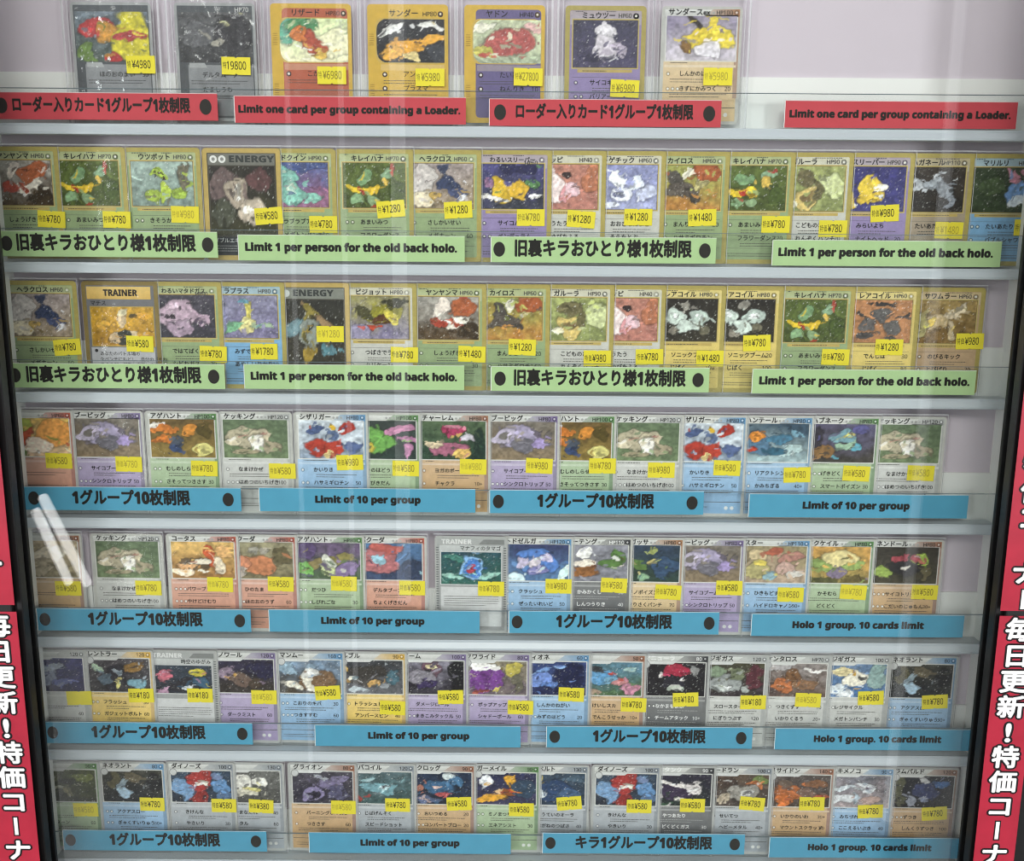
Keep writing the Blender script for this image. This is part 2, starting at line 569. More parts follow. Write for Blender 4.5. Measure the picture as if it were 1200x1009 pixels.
def art_mesh(spec, seed, x0, z0, w, h, d, holo, cut=0.0, round_left=0.0):
    nx, nz = 66, 46
    gx, gz = np.meshgrid(np.linspace(0, 1, nx), np.linspace(0, 1, nz))
    parts = spec.split(';')
    t, b = parts[0].split()
    ct, cb = np.array(hx(t)), np.array(hx(b))
    n1 = lattice(gx * 5, gz * 4, seed)
    n2 = lattice(gx * 13, gz * 10, seed + 1)
    n3 = lattice(gx * 28, gz * 20, seed + 2)
    k = np.clip(gz + (n1 - .5) * .5 + (n2 - .5) * .25, 0, 1)[..., None]
    col = cb * (1 - k) + ct * k
    col = col * (0.5 + 1.0 * (n2 * .5 + n3 * .5))[..., None]
    wx, wz = gx + (n1 - .5) * .14 + (n2 - .5) * .07, gz + (lattice(gx * 5, gz * 4, seed + 3) - .5) * .16 + (n3 - .5) * .05
    for p in parts[1:]:
        q = p.split(',')
        cx, cz, rx, rz, rot = map(float, q[:5])
        c = np.array(hx(q[5]))
        a = math.radians(rot)
        dx, dz = (wx - cx), (wz - cz)
        u, v = dx * math.cos(a) + dz * math.sin(a), -dx * math.sin(a) + dz * math.cos(a)
        dist = (u / rx) ** 2 + (v / rz) ** 2
        msk = np.clip((1.12 - dist) / 0.24, 0, 1)
        rim = np.clip(1 - np.abs(dist - 1.05) / 0.2, 0, 1) * 0.6
        shade = (0.55 + 0.62 * n3 + 0.28 * n2)
        col = col * (1 - msk[..., None]) + (c * shade[..., None]) * msk[..., None]
        col = col * (1 - rim[..., None] * 0.8)
    rng = np.random.RandomState(seed + 21)
    pal = [np.array(hx(p.split(',')[5])) for p in parts[1:]]
    spots = [tuple(map(float, p.split(',')[:4])) for p in parts[1:]]
    for q in range(34):                                  # small strokes of the same inks
        if q % 3:
            j = rng.randint(len(spots))
            cx, cz = spots[j][0] + rng.randn() * spots[j][2] * .6, spots[j][1] + rng.randn() * spots[j][3] * .6
            c = pal[j] * rng.uniform(.3, 1.7) if rng.rand() < .75 else pal[rng.randint(len(pal))]
        else:
            cx, cz = rng.rand(), rng.rand()
            c = (cb if cz < .5 else ct) * rng.uniform(.4, 1.9)
        a = rng.rand() * 3.14
        dx, dz = wx - cx, wz - cz
        u, v = dx * math.cos(a) + dz * math.sin(a), -dx * math.sin(a) + dz * math.cos(a)
        msk = np.clip((1.2 - (u / rng.uniform(.03, .085)) ** 2 - (v / rng.uniform(.012, .035)) ** 2) / .3, 0, 1)[..., None] * .8
        col = col * (1 - msk) + np.clip(c, 0, .9) * msk
    col = col * 1.12
    if holo:
        rng = np.random.RandomState(seed + 9)
        sp = rng.rand(nz, nx)
        s = np.where(sp > 0.99, 0.6, np.where(sp > 0.95, 0.13, 0.0))[..., None]
        col = col * (1 - s) + np.array([0.9, 0.9, 0.85]) * s
    m = MB()
    X, Z = x0 + gx * w, z0 + gz * h
    if round_left:
        for j in range(nz):
            zz = abs(j / (nz - 1) - .5) * 2
            ins = round_left * (zz ** 6)
            X[j] = x0 + ins + gx[j] * (w - ins)
    m.v = [(float(a), -d, float(c)) for a, c in zip(X.ravel(), Z.ravel())]
    m.c = [tuple(c) for c in np.clip(col, 0, 1).reshape(-1, 3)]
    m.f = [(j * nx + i, j * nx + i + 1, (j + 1) * nx + i + 1, (j + 1) * nx + i) for j in range(nz - 1) for i in range(nx - 1)]
    return m


ARTS = {
    'flare': '85909a 5d6a60;.78,.5,.3,.55,0,d8cf45;.28,.66,.26,.17,15,c24646;.42,.58,.14,.2,-30,c99a44;.75,.5,.2,.1,15,c25454;.5,.08,.12,.1,0,b83a3a;.14,.2,.1,.2,0,75904a',
    'smoke': '6a6a6c 4a4a4c;.28,.55,.2,.3,-20,77777a;.75,.55,.26,.4,0,413f43;.55,.42,.14,.06,40,b8b4a8;.62,.75,.08,.05,-30,c9c6a0',
    'ember': 'cfdcae e6e6c4;.1,.7,.22,.35,0,62a790;.3,.85,.25,.2,0,4f8c5e;.8,.45,.25,.35,-20,e4e2c2;.5,.42,.17,.3,12,a8503c;.57,.22,.1,.16,0,d9b85c;.28,.62,.12,.18,0,c9783c',
    'bolt': '26262c 1d1f26;.2,.75,.2,.1,40,e8e8e4;.75,.85,.2,.08,-20,e6e6e2;.5,.4,.35,.18,10,e0a83e;.25,.25,.22,.12,30,e4b04a;.8,.5,.2,.1,20,e2aa40;.5,.15,.1,.12,0,d8c890;.85,.2,.15,.2,0,3a3d46',
    'pink': 'c9d0b0 a9b49a;.1,.8,.2,.1,30,e6e4d4;.9,.8,.2,.1,-30,d8b4b0;.55,.5,.4,.3,0,b05c58;.2,.3,.14,.14,0,c9c468;.2,.22,.08,.05,0,a84c46',
    'violet': '3d3b52 4a4560;.5,.75,.12,.16,0,dcd8dc;.5,.4,.17,.25,0,d2ccd2;.72,.35,.08,.18,20,b0a6b4;.3,.2,.2,.1,0,322f48',
    'spark': '8b8398 d0cad2;.5,.5,.2,.22,0,dcc647;.8,.55,.17,.3,30,e2d04e;.35,.85,.05,.2,20,3c3430;.62,.85,.06,.18,-35,e0cc50;.3,.3,.1,.12,0,8c6a3c;.65,.25,.2,.2,0,e4e0e6',
    'yanma': 'a6a29a 54432e;.75,.75,.25,.2,20,a8623f;.6,.4,.25,.1,20,e8e2d6;.4,.75,.1,.22,-20,dcd2c8;.35,.4,.14,.12,0,a84a38;.6,.42,.05,.09,20,b8563c;.85,.2,.2,.2,0,3f3324',
    'kire': '5c6a34 4e5a2c;.2,.42,.12,.09,-20,dcc23a;.44,.42,.1,.09,15,d8ba3c;.32,.42,.06,.06,0,a83a2c;.35,.7,.1,.14,-20,7f9f74;.2,.2,.12,.1,40,86a47c;.45,.2,.1,.12,0,90a880;.72,.78,.12,.1,30,8ca888;.66,.6,.06,.12,0,d0b45c;.78,.85,.05,.05,0,a8483a;.85,.3,.15,.2,0,4a5a28',
    'utsu': '9fb0a8 7c8c84;.45,.72,.13,.12,0,a8bf4c;.5,.68,.09,.07,0,382420;.5,.35,.1,.24,-10,b0c250;.75,.3,.16,.12,20,96ac48;.3,.25,.1,.12,0,a0b44c;.85,.7,.1,.3,0,6f6a58',
    'orbs': '2e2a26 3c3a22;.25,.7,.25,.25,0,6a5a58;.75,.8,.2,.15,0,5a3f3e;.44,.62,.17,.2,0,a89c8c;.62,.36,.19,.23,0,b8ac9c;.6,.38,.09,.1,0,f4f0e6;.42,.65,.05,.06,0,d8d2c4;.2,.3,.2,.2,0,4c4e40',
    'nido': '5a648e 9a6a84;.5,.95,.5,.14,0,4d5a88;.35,.62,.2,.2,0,7fb0a4;.4,.3,.2,.25,0,82b4a6;.7,.2,.14,.08,-25,88b8aa;.3,.85,.06,.12,0,6c9c94;.42,.4,.07,.09,0,c4d0c0',
    'hera': 'a79c9a 8f8069;.2,.6,.2,.4,0,c2bcb8;.2,.2,.2,.2,-20,ddd3bc;.6,.5,.13,.24,25,39425e;.75,.3,.16,.12,-20,4a5272;.5,.85,.05,.14,20,3a4056;.4,.25,.12,.1,0,b59a5a;.8,.2,.08,.06,0,e6e6ea',
    'waru': '4c4a7a 3a3c48;.3,.4,.14,.3,0,d8b83e;.55,.4,.16,.2,0,cfac3c;.78,.6,.16,.09,0,5f8a58;.2,.25,.2,.05,-20,e4e0dc;.85,.3,.05,.06,0,dcd8d4;.1,.6,.1,.12,0,a07a9a;.6,.9,.3,.1,0,2c2c50',
    'pippi': 'b88474 b07c70;.3,.5,.24,.32,0,e6d6d4;.5,.4,.1,.24,-10,d8a0a4;.62,.42,.13,.2,0,dfc2c8;.22,.82,.1,.09,0,e8d4d2;.55,.82,.06,.08,0,3a2c2c;.9,.7,.12,.3,0,b0765a',
    'toge': '8f93b8 a2a6c4;.38,.72,.12,.18,0,eef0f4;.42,.4,.15,.16,0,e6e8f0;.62,.6,.14,.07,40,e2e6f0;.8,.4,.16,.2,0,c6cade;.35,.4,.05,.05,0,5a5e78;.3,.15,.1,.08,0,dfe2ee',
    'kailos': '9aa05a b48446;.8,.85,.25,.2,0,a05c38;.3,.72,.14,.16,20,55504a;.42,.45,.24,.18,0,5c544c;.5,.85,.06,.1,0,c6c2b4;.72,.6,.12,.07,30,b0a878;.6,.3,.1,.1,0,4a433c;.2,.35,.09,.12,0,6c645a',
    'garu': 'a0a66c 8c9460;.85,.6,.2,.3,0,c9cfa0;.42,.3,.2,.26,0,cdb978;.42,.35,.1,.1,0,7c6a48;.42,.75,.16,.18,0,70694a;.6,.45,.08,.25,0,6e6848;.2,.2,.08,.08,0,e2ddc4',
    'sleeper': '3b3970 46447c;.45,.6,.2,.24,0,d8c04a;.5,.3,.2,.17,0,ccb244;.15,.3,.1,.22,20,d2ba48;.6,.55,.12,.1,0,e8e2d0;.62,.3,.05,.06,0,e4e4e8',
    'steel': '3a332c 2c2824;.2,.62,.2,.13,-10,b4b8bc;.5,.62,.18,.12,0,a2a8ae;.72,.5,.1,.16,40,959ba2;.6,.82,.14,.04,50,c2c6ca;.8,.25,.06,.14,0,8a9098',
    'pond': '3e4a36 36442c;.72,.45,.2,.26,0,7aa0cc;.72,.28,.16,.12,0,d8e0e6;.62,.82,.06,.15,15,c48a98;.82,.82,.06,.16,-10,c48a98;.3,.6,.2,.2,0,4a5a3c',
    'trainer': 'c29a34 a8802c;.5,.2,.24,.2,0,35352c;.5,.68,.11,.2,0,c8b494;.35,.2,.09,.16,0,c8b08c;.7,.2,.08,.16,0,c4b294;.2,.6,.14,.1,30,d8ac44;.8,.75,.14,.1,-30,d2a23c;.5,.86,.1,.06,0,d8cfae',
    'gas': '4a4650 3e3c44;.35,.55,.34,.38,-20,b8a2b0;.4,.22,.22,.2,0,a894a4;.78,.42,.14,.12,0,b09aa8;.25,.5,.14,.05,-8,3e343c;.7,.35,.06,.1,0,55485a;.3,.75,.14,.05,-20,d0bcc8',
    'lap': '8c8aa0 7c7694;.5,.3,.16,.22,0,d4cc94;.5,.7,.06,.24,10,cfc46c;.25,.2,.2,.1,30,7fb08c;.75,.25,.2,.06,10,9cae94;.42,.86,.1,.07,0,6c98a8;.1,.5,.1,.4,0,8a88a8',
    'atom': '33322c 403c30;.45,.6,.1,.3,0,8c8040;.45,.35,.1,.3,0,a0883c;.2,.55,.2,.1,20,6f8a90;.7,.6,.2,.1,-20,947c5a;.45,.48,.17,.18,0,8a9088;.45,.48,.05,.06,0,222220;.75,.25,.14,.1,-30,5a8088',
    'pijo': '948f5c 857e98;.6,.6,.3,.17,25,8f8a34;.3,.6,.22,.08,-25,4c4a30;.75,.85,.2,.06,0,3c3a2a;.55,.45,.1,.14,0,5c3c24;.4,.25,.12,.07,0,b04a34;.7,.5,.1,.2,20,d0c45c;.2,.15,.2,.15,0,9a94ac',
    'coil': '2e2a26 3a362c;.3,.58,.17,.18,0,c4cec6;.68,.58,.17,.18,0,bcc8c0;.5,.35,.16,.17,0,c8d2ca;.48,.88,.1,.1,0,97938a;.3,.25,.09,.1,0,8a8478;.75,.3,.1,.1,0,6e6a58;.3,.6,.06,.07,0,eef2ee;.68,.6,.06,.07,0,eaf0ec',
    'orbit': 'b8865c a87a54;.5,.62,.14,.17,0,5f5c5a;.28,.38,.14,.17,0,666260;.7,.38,.14,.17,0,625f5c;.5,.9,.24,.05,0,3c3836;.15,.62,.1,.04,-30,4a4644;.85,.62,.1,.04,30,4a4644;.28,.12,.12,.06,0,4c4846;.7,.12,.12,.06,0,4c4846',
    'kick': 'a08a58 7c6238;.35,.5,.2,.17,0,c4b088;.3,.5,.08,.1,0,dcc460;.6,.66,.14,.1,20,c8baa0;.75,.8,.12,.05,50,d0c4ac;.62,.3,.06,.22,15,b8a888;.1,.4,.15,.3,0,b0a878',
    'fireplay': 'd8b860 dcc0a0;.3,.55,.16,.3,0,b8502c;.2,.8,.2,.2,0,a8b050;.75,.6,.25,.4,0,e0a458;.5,.25,.24,.18,0,ecdccc;.15,.2,.14,.2,0,6c8a44',
    'bupig': '7d766c 8a7a62;.45,.6,.36,.3,-10,a59db4;.2,.62,.16,.2,0,b8b0c0;.2,.62,.07,.1,0,75706a;.5,.35,.16,.22,0,77747c;.78,.42,.15,.15,0,a394bc;.74,.72,.06,.14,20,6c6470;.92,.6,.06,.2,0,6a6460',
    'ageha': '6e5a34 8c7840;.2,.75,.2,.13,-35,cc8038;.2,.45,.18,.11,-10,c87c36;.1,.85,.1,.06,-40,e6e2da;.62,.75,.1,.2,-25,c88a3c;.42,.4,.13,.15,0,4c5460;.8,.2,.14,.16,0,cfc884;.4,.2,.1,.1,0,3c4c70;.85,.7,.12,.2,0,544820',
    'kekki': '64745a 748462;.3,.6,.24,.28,20,b4ac94;.55,.55,.2,.26,0,bdb49c;.5,.4,.13,.2,15,ece8e0;.75,.3,.2,.16,0,a89e86;.15,.45,.1,.08,0,cfc6ae;.58,.66,.06,.04,0,b08478;.3,.2,.2,.1,0,a49a80',
    'shiza': 'd0d6da 8e9cac;.3,.3,.18,.24,0,a83e30;.55,.3,.14,.22,0,b04434;.7,.78,.12,.14,0,a4382c;.5,.65,.09,.12,0,5c6c8c;.48,.85,.06,.07,0,d8b43c;.2,.75,.14,.1,40,4e5e84;.85,.3,.14,.14,30,5a6a90;.5,.12,.08,.06,0,d8c48c',
    'orbgreen': '3c4440 32403a;.35,.5,.32,.36,0,72a456;.25,.3,.1,.14,0,cdbc50;.75,.8,.2,.1,20,b884a0;.85,.5,.14,.08,-20,b07c9c;.85,.22,.1,.16,0,b884a4;.1,.9,.14,.08,0,b08a9a',
    'yoga': '54664a 2e4636;.5,.75,.15,.13,0,a83e62;.5,.84,.1,.06,0,c08090;.75,.55,.12,.07,-45,c9c4cc;.4,.3,.3,.18,0,a86a80;.2,.42,.14,.1,0,cfc0a4;.6,.15,.14,.1,0,d4b46c;.9,.4,.14,.4,0,24382e',
    'tail': '3c5060 a8bcbe;.2,.45,.2,.3,0,5c7c94;.2,.65,.12,.08,0,d08c3c;.14,.3,.1,.1,0,c04a34;.55,.6,.24,.12,20,4f7c94;.85,.78,.1,.08,0,7aa0b0;.75,.3,.25,.14,25,bcd0d0;.5,.3,.2,.1,0,3a6478',
    'neku': '5c5870 48443e;.5,.7,.22,.16,-20,7ca0a8;.62,.45,.16,.12,30,a0bca4;.75,.4,.1,.14,0,68a8b8;.25,.3,.2,.2,0,8c6c44;.8,.8,.16,.12,0,5c5a88;.6,.68,.1,.06,0,d0c478;.1,.6,.1,.3,0,38343c',
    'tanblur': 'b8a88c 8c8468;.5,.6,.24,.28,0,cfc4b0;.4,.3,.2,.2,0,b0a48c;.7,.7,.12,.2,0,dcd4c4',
    'koutas': 'cfb070 a07848;.35,.4,.24,.22,0,6c5a44;.25,.32,.2,.1,0,d4ac80;.6,.62,.09,.28,0,c0603c;.42,.5,.14,.1,0,e4dccb;.72,.35,.1,.24,0,e0d4be;.2,.15,.2,.1,0,e8d8c0;.85,.75,.14,.2,0,d8b078',
    'bakuda': '9a9478 7c7458;.45,.38,.3,.26,0,c0845e;.35,.76,.09,.1,0,a8a498;.55,.76,.09,.1,0,a49e92;.15,.4,.14,.2,0,cc9070;.14,.22,.06,.06,0,e4d8cc;.85,.6,.12,.25,0,6c6448',
    'agedark': '6a5a74 54684c;.3,.4,.26,.12,15,8c8058;.72,.6,.24,.14,30,8c8450;.5,.5,.1,.16,0,cfd0c4;.5,.25,.14,.12,0,c8d0a0;.15,.75,.2,.2,0,5c4c70;.15,.3,.1,.2,0,7cb060;.75,.25,.2,.2,0,8a789c',
    'bakusky': '56789c 3f4c68;.3,.5,.34,.34,0,b8787a;.3,.55,.14,.12,0,9cc0cc;.45,.85,.24,.14,0,b06058;.85,.3,.2,.2,0,344058',
    'egg': '2c4c58 36685c;.2,.75,.2,.1,-30,4c8478;.8,.3,.24,.08,30,9cc4b8;.2,.2,.2,.06,-25,a8d0c4;.5,.5,.2,.38,0,8fb8dc;.5,.5,.15,.29,0,4f84c4;.48,.5,.08,.16,0,a83c4c',
    'walrus': '3c4468 5c7ca0;.5,.55,.3,.36,0,5c84c0;.45,.5,.1,.16,0,d8d0d4;.25,.5,.12,.14,0,c4bcd0;.62,.65,.12,.14,0,cac4dc;.5,.28,.14,.12,0,7c7ca8;.15,.1,.15,.2,30,cfe0e4;.9,.2,.1,.24,-20,cfe4e0',
    'fan': '8c8c94 84848c;.3,.78,.14,.16,0,eceae6;.3,.25,.26,.16,0,94663c;.35,.5,.16,.1,0,dcd4c8;.75,.5,.18,.12,10,5c7c44;.88,.7,.1,.14,50,54743e;.45,.4,.06,.05,0,6c4830',
    'shroom': '38485c 34483c;.15,.55,.12,.16,0,ddd094;.35,.45,.12,.16,0,5f7c44;.6,.55,.14,.08,45,d8cc8c;.75,.4,.2,.3,0,3c5470;.4,.15,.1,.06,0,8cac8c;.6,.85,.08,.06,0,a0a868',
    'star': '948a68 b4a08c;.25,.35,.17,.22,0,b0a878;.25,.55,.08,.08,0,d8c868;.2,.75,.14,.14,0,c8b894;.45,.85,.16,.12,30,a8624c;.75,.7,.26,.12,30,b08478;.7,.4,.2,.18,0,c4a89c;.45,.2,.1,.1,0,8ca8b0;.85,.2,.14,.1,0,d0ccc4',
    'moth': 'c49c58 9a8c54;.5,.6,.3,.3,0,dcd09c;.25,.5,.24,.11,-30,8ca060;.75,.5,.24,.1,30,98ac68;.5,.32,.12,.17,0,84788c;.2,.1,.3,.1,0,5c5c38;.8,.1,.25,.1,0,6c6038',
    'clay': '3c3830 4c4838;.48,.42,.22,.3,0,302e30;.35,.72,.08,.1,0,a85058;.5,.74,.08,.1,0,a44c58;.64,.7,.08,.1,0,a04a54;.48,.42,.06,.07,0,c8c4bc;.75,.7,.07,.17,0,9cb454;.15,.35,.12,.2,20,94a858;.8,.3,.12,.2,0,6c6448',
    'whale': '3d3f70 2c2c4c;.35,.5,.24,.3,20,8c94a8;.15,.4,.15,.2,0,9ca4b0;.45,.75,.2,.09,40,a4acb8;.7,.3,.2,.1,0,6c74a8',
    'lion': '504c50 3c3a3c;.45,.45,.2,.4,-20,34323a;.45,.25,.06,.12,0,d4c884;.8,.3,.2,.16,0,7ca0ac;.7,.75,.14,.12,0,8c6c38;.14,.75,.1,.1,0,b8ccb4;.25,.4,.1,.2,0,5c6c78;.5,.6,.06,.1,40,aab4bc',
    'warp': '3a4450 2c3038;.15,.6,.14,.2,0,b86a78;.75,.75,.15,.14,0,c8bc48;.5,.35,.25,.2,20,2c2a30;.6,.25,.1,.07,30,c8ccd0;.85,.4,.14,.2,0,3c5a70;.12,.12,.1,.1,0,a8889c',
    'ghost': '302c40 3a3430;.25,.6,.16,.2,0,8c7c8c;.45,.4,.14,.2,0,6c5a50;.4,.5,.05,.06,0,c8a058;.8,.7,.2,.25,0,2a2844;.65,.3,.1,.16,0,4c4034',
    'mammoth': '7c90a4 50483c;.62,.4,.3,.3,0,7c6248;.5,.65,.16,.16,0,c9c8c4;.2,.22,.2,.1,-10,e2ddd0;.48,.3,.06,.24,20,e4dfd2;.55,.85,.14,.06,0,8ca0b0;.15,.7,.15,.2,0,94aab8',
    'junk': '3a3c40 6c6c70;.45,.65,.34,.2,0,3c3834;.35,.35,.3,.1,0,4c4844;.1,.75,.06,.1,0,c8a860;.2,.4,.08,.04,0,e0dcd0;.5,.3,.1,.1,20,b8965c;.85,.5,.1,.3,0,4c6c78;.25,.12,.15,.08,0,b8c0c4;.7,.2,.14,.08,0,94989c',
    'moon': '84808c 1e1a24;.45,.75,.16,.24,0,6c505c;.45,.82,.06,.08,0,d8cca4;.4,.3,.2,.18,0,3c3058;.9,.5,.16,.6,0,16161a;.1,.2,.1,.3,0,26222c;.3,.5,.25,.2,0,8c8890',
    'balloon': '8c8470 685c64;.3,.5,.32,.36,0,7c4890;.3,.5,.04,.34,0,683878;.3,.88,.24,.12,0,e8e6e2;.78,.75,.14,.2,-20,b8ac58;.85,.4,.1,.25,0,6c6858;.5,.2,.08,.08,0,ccc060;.25,.1,.1,.06,0,a4584c',
    'drop': '3c4c7c 1e2448;.25,.5,.2,.2,0,7a94cc;.42,.3,.14,.08,-20,6484bc;.3,.78,.14,.05,10,7c9cc8;.75,.6,.25,.4,0,1a2044;.55,.85,.1,.04,-10,8ca8cc',
    'pup': '5c8090 4c6444;.35,.6,.24,.22,0,6498bc;.5,.5,.14,.1,0,84b0c8;.3,.82,.16,.08,-10,3c4044;.5,.68,.06,.06,0,b84c40;.65,.4,.14,.14,0,b88484;.8,.2,.14,.14,0,c890a4;.2,.15,.2,.1,0,a4907c;.85,.75,.12,.1,0,9cb4b0',
    'claw': '242226 1e1c20;.55,.78,.2,.14,0,a43048;.3,.6,.06,.08,0,d8d4d0;.62,.5,.05,.06,0,d4d0cc;.82,.78,.09,.13,0,9c9c9a;.5,.35,.16,.2,0,2c2a34;.55,.2,.08,.05,30,b8c0b4;.4,.6,.08,.06,0,c8486c',
    'giant': '4c4a38 3c3438;.35,.4,.26,.28,0,9a9e9c;.55,.7,.12,.2,0,7c8468;.2,.75,.14,.14,0,84947c;.35,.25,.1,.1,0,c8ccc8;.85,.6,.14,.35,0,5c3038;.7,.2,.12,.1,0,a4a8a4',
    'bull': '8c8480 6c5a50;.48,.6,.16,.22,0,7c5a3c;.3,.32,.16,.2,20,b87448;.65,.4,.2,.16,0,8c6c50;.2,.85,.2,.1,0,b0acac;.8,.8,.16,.06,-20,dcd8d4;.15,.15,.15,.1,0,5c4c48',
    'dots': '6c84a0 5a7ca4;.5,.55,.22,.28,-10,e4dfd0;.28,.75,.14,.14,0,dccfa4;.6,.6,.05,.06,0,50504c;.45,.7,.06,.06,0,c8a048;.85,.6,.14,.35,0,8ca4a0;.2,.25,.2,.12,20,dfe6ea;.7,.2,.22,.12,-10,4c74a0;.4,.12,.15,.08,0,e8ecee',
    'neo': '3c3c34 24282c;.34,.3,.1,.2,0,b4ccdc;.34,.55,.06,.12,0,94a4ac;.7,.5,.12,.03,50,7c8488;.5,.75,.14,.14,0,6c6450;.2,.7,.08,.3,0,5c5840;.85,.6,.14,.3,0,1e2022',
    'forest': '4c5430 2c3024;.4,.4,.2,.05,-20,a8a890;.2,.7,.2,.14,0,5c6038;.55,.3,.1,.1,0,7c7858;.8,.8,.16,.12,0,747c44;.6,.6,.2,.1,0,303424',
    'nose': '3a4a5c 2c3440;.45,.6,.2,.5,-10,a43c38;.42,.6,.05,.06,0,ece8d8;.55,.6,.05,.06,0,e8e4d4;.2,.4,.17,.3,10,7c9cbc;.8,.5,.15,.25,0,6c94bc;.5,.15,.14,.2,0,8c302c;.72,.85,.09,.14,0,7c8cac;.9,.2,.1,.2,0,5a7494',
    'iron': '6c6c68 4c4c4a;.35,.65,.25,.26,0,dad8d0;.35,.3,.3,.14,20,c8c4b4;.72,.72,.14,.12,-30,e2e0d8;.15,.2,.15,.15,0,8c8a84;.6,.45,.16,.07,-20,d8d090;.8,.3,.14,.2,0,5c5c58',
    'scorp': '4a4650 3c3a44;.32,.3,.2,.2,0,9088a8;.32,.25,.1,.13,0,34303c;.6,.6,.2,.2,0,7c7490;.45,.82,.14,.06,-40,a0a4a8;.8,.8,.16,.12,0,88809c;.75,.35,.14,.2,0,5c5a74',
    'magnet': '54686c 445c5c;.45,.5,.32,.17,-8,7ca4ac;.55,.5,.1,.1,0,b8ccd0;.55,.5,.04,.05,0,403438;.3,.78,.12,.06,40,94b4b8;.1,.2,.08,.08,0,a44840;.75,.75,.2,.1,0,5a7478',
    'toad': '26344c 1e2838;.45,.55,.24,.24,-20,3f6484;.72,.75,.1,.16,30,4c7494;.5,.35,.12,.07,0,b05858;.15,.45,.07,.12,0,a47060;.6,.88,.1,.05,0,c8d0d0;.3,.15,.2,.07,0,54607c;.48,.58,.07,.04,0,d0b8b0',
    'moonmoth': '2c3050 3c3a54;.15,.7,.12,.17,0,eceef2;.6,.75,.09,.2,20,d8a83c;.25,.2,.28,.14,10,dca83c;.55,.4,.17,.14,0,94582c;.42,.45,.06,.06,0,d0b48c;.8,.5,.16,.3,0,34485c;.65,.45,.05,.06,0,b8442c',
    'king': '3c4c5c 2a3a4c;.45,.45,.34,.34,10,2f4668;.2,.75,.12,.2,0,3c5478;.28,.35,.14,.1,20,d4dadc;.25,.8,.08,.1,0,c0b060;.75,.35,.2,.16,0,4a6484;.85,.8,.14,.1,0,506474',
    'skunk': '2c2838 24302c;.45,.45,.3,.28,0,3c3048;.42,.7,.3,.06,-10,e6e0dc;.7,.55,.07,.2,30,d8d2d0;.15,.5,.06,.14,0,cfc8c8;.5,.2,.1,.06,0,d4d0c8;.2,.08,.2,.06,0,3c5c44',
    'lava': '5a4c40 4c4440;.6,.4,.26,.26,0,9c9890;.62,.42,.12,.12,0,c8c8c4;.62,.42,.05,.06,0,5c5a5c;.3,.7,.2,.14,0,4a3c34;.85,.8,.14,.14,0,6c7c48;.25,.25,.16,.14,0,b4a894;.8,.65,.16,.06,-40,b87448',
    'rocky': '5c5450 4c4038;.32,.45,.22,.28,0,b06c40;.25,.2,.16,.14,0,c4743c;.62,.4,.2,.2,0,7c6458;.75,.75,.2,.12,0,8c6448;.3,.72,.1,.1,0,6c5c50;.85,.3,.1,.1,0,a85c40',
    'ice': '7c7c84 a49898;.6,.62,.14,.2,0,d8dadc;.25,.6,.3,.05,8,d4dce0;.2,.25,.24,.14,0,d0d2d4;.75,.2,.2,.14,0,b49c94;.6,.6,.04,.06,0,584c5c;.45,.25,.05,.14,0,a8b4bc;.85,.75,.12,.2,0,948c90',
    'ram': '282a30 1c1e24;.55,.5,.2,.28,20,3c4468;.78,.78,.15,.12,0,4c74a8;.52,.85,.05,.14,20,c8c8c8;.28,.25,.07,.16,-10,a0a4b0;.1,.5,.1,.5,0,5c5c48;.5,.3,.08,.06,0,8c94ac',
}
# ------------------------------------------------------------------ the cards
OLD = {'g': '9aac82', 'w': '86b2d2', 'c': 'c9c9c2', 'p': '9a8cb4', 'f': 'c0a684', 'l': 'dcc97c', 'k': 'a79a86'}
NEW = {'g': 'a6bc95', 'w': '93b9d8', 'c': 'c4c5c1', 'p': 'ab9cc0', 'r': 'd39a80', 'f': 'c8a472', 'd': '54565a', 'l': 'e6c865', 'm': 'a8aeb4', 't': 'd9bf90'}
WEDGE = {'g': '5a8a4c', 'w': '6398c0', 'c': 'b0b2b0', 'p': '7c6c98', 'r': 'b85c48', 'f': 'a06c50', 'd': '34363a', 'l': 'd8b048', 'm': '8c949c', 't': 'a87850'}
INK = hx('1c1a18')
SOFT = hx('55524c')


def rounded(x0, z0, x1, z1, r, n=4):
    p = []
    for cx, cz, a0 in ((x1 - r, z0 + r, -90), (x1 - r, z1 - r, 0), (x0 + r, z1 - r, 90), (x0 + r, z0 + r, 180)):
        for i in range(n + 1):
            a = math.radians(a0 + 90 * i / n)
            p.append((cx + r * math.cos(a), cz + r * math.sin(a)))
    return p


def smallprint(m, rng, x0, x1, z, rows, col, d):
    """rows of print too fine to read: broken thin bars"""
    for k in range(rows):
        x = x0
        end = x1 - (rng.random() * 18 if k == rows - 1 else rng.random() * 2)
        while x < end:
            w = 0.5 + rng.random() * 1.3
            m.rect(x, z - k * 2.0, min(x + w, end), z - k * 2.0 + 0.6, col, d)
            x += w + 0.5


def attacks(m, rng, moves, zs, ink, soft, d, x0=22, x1=57, dots=True, pal=None):
    for (nm, dm), z in zip(moves, zs):
        if nm:
            m.text(nm, x0, z, 2.9, ink, d, 0.012, sx=1.0)
        if dm:
            m.text(dm, x1, z, 3.2, ink, d, 0.01, align='R')
        if dots:
            for q in range(rng.choice((1, 2, 2, 3))):
                m.disc(6.8 + q * 4.1, z + 1.4, 1.6, soft, d, 12)
                m.disc(6.8 + q * 4.1, z + 1.4, 0.9, hx('e8e8e4'), d + .03, 10)
        smallprint(m, rng, 12 if dots else 8, x1 - 1, z - 3.2, 2, soft, d)


W, H = 63.0, 88.0
FRONT = 0.34


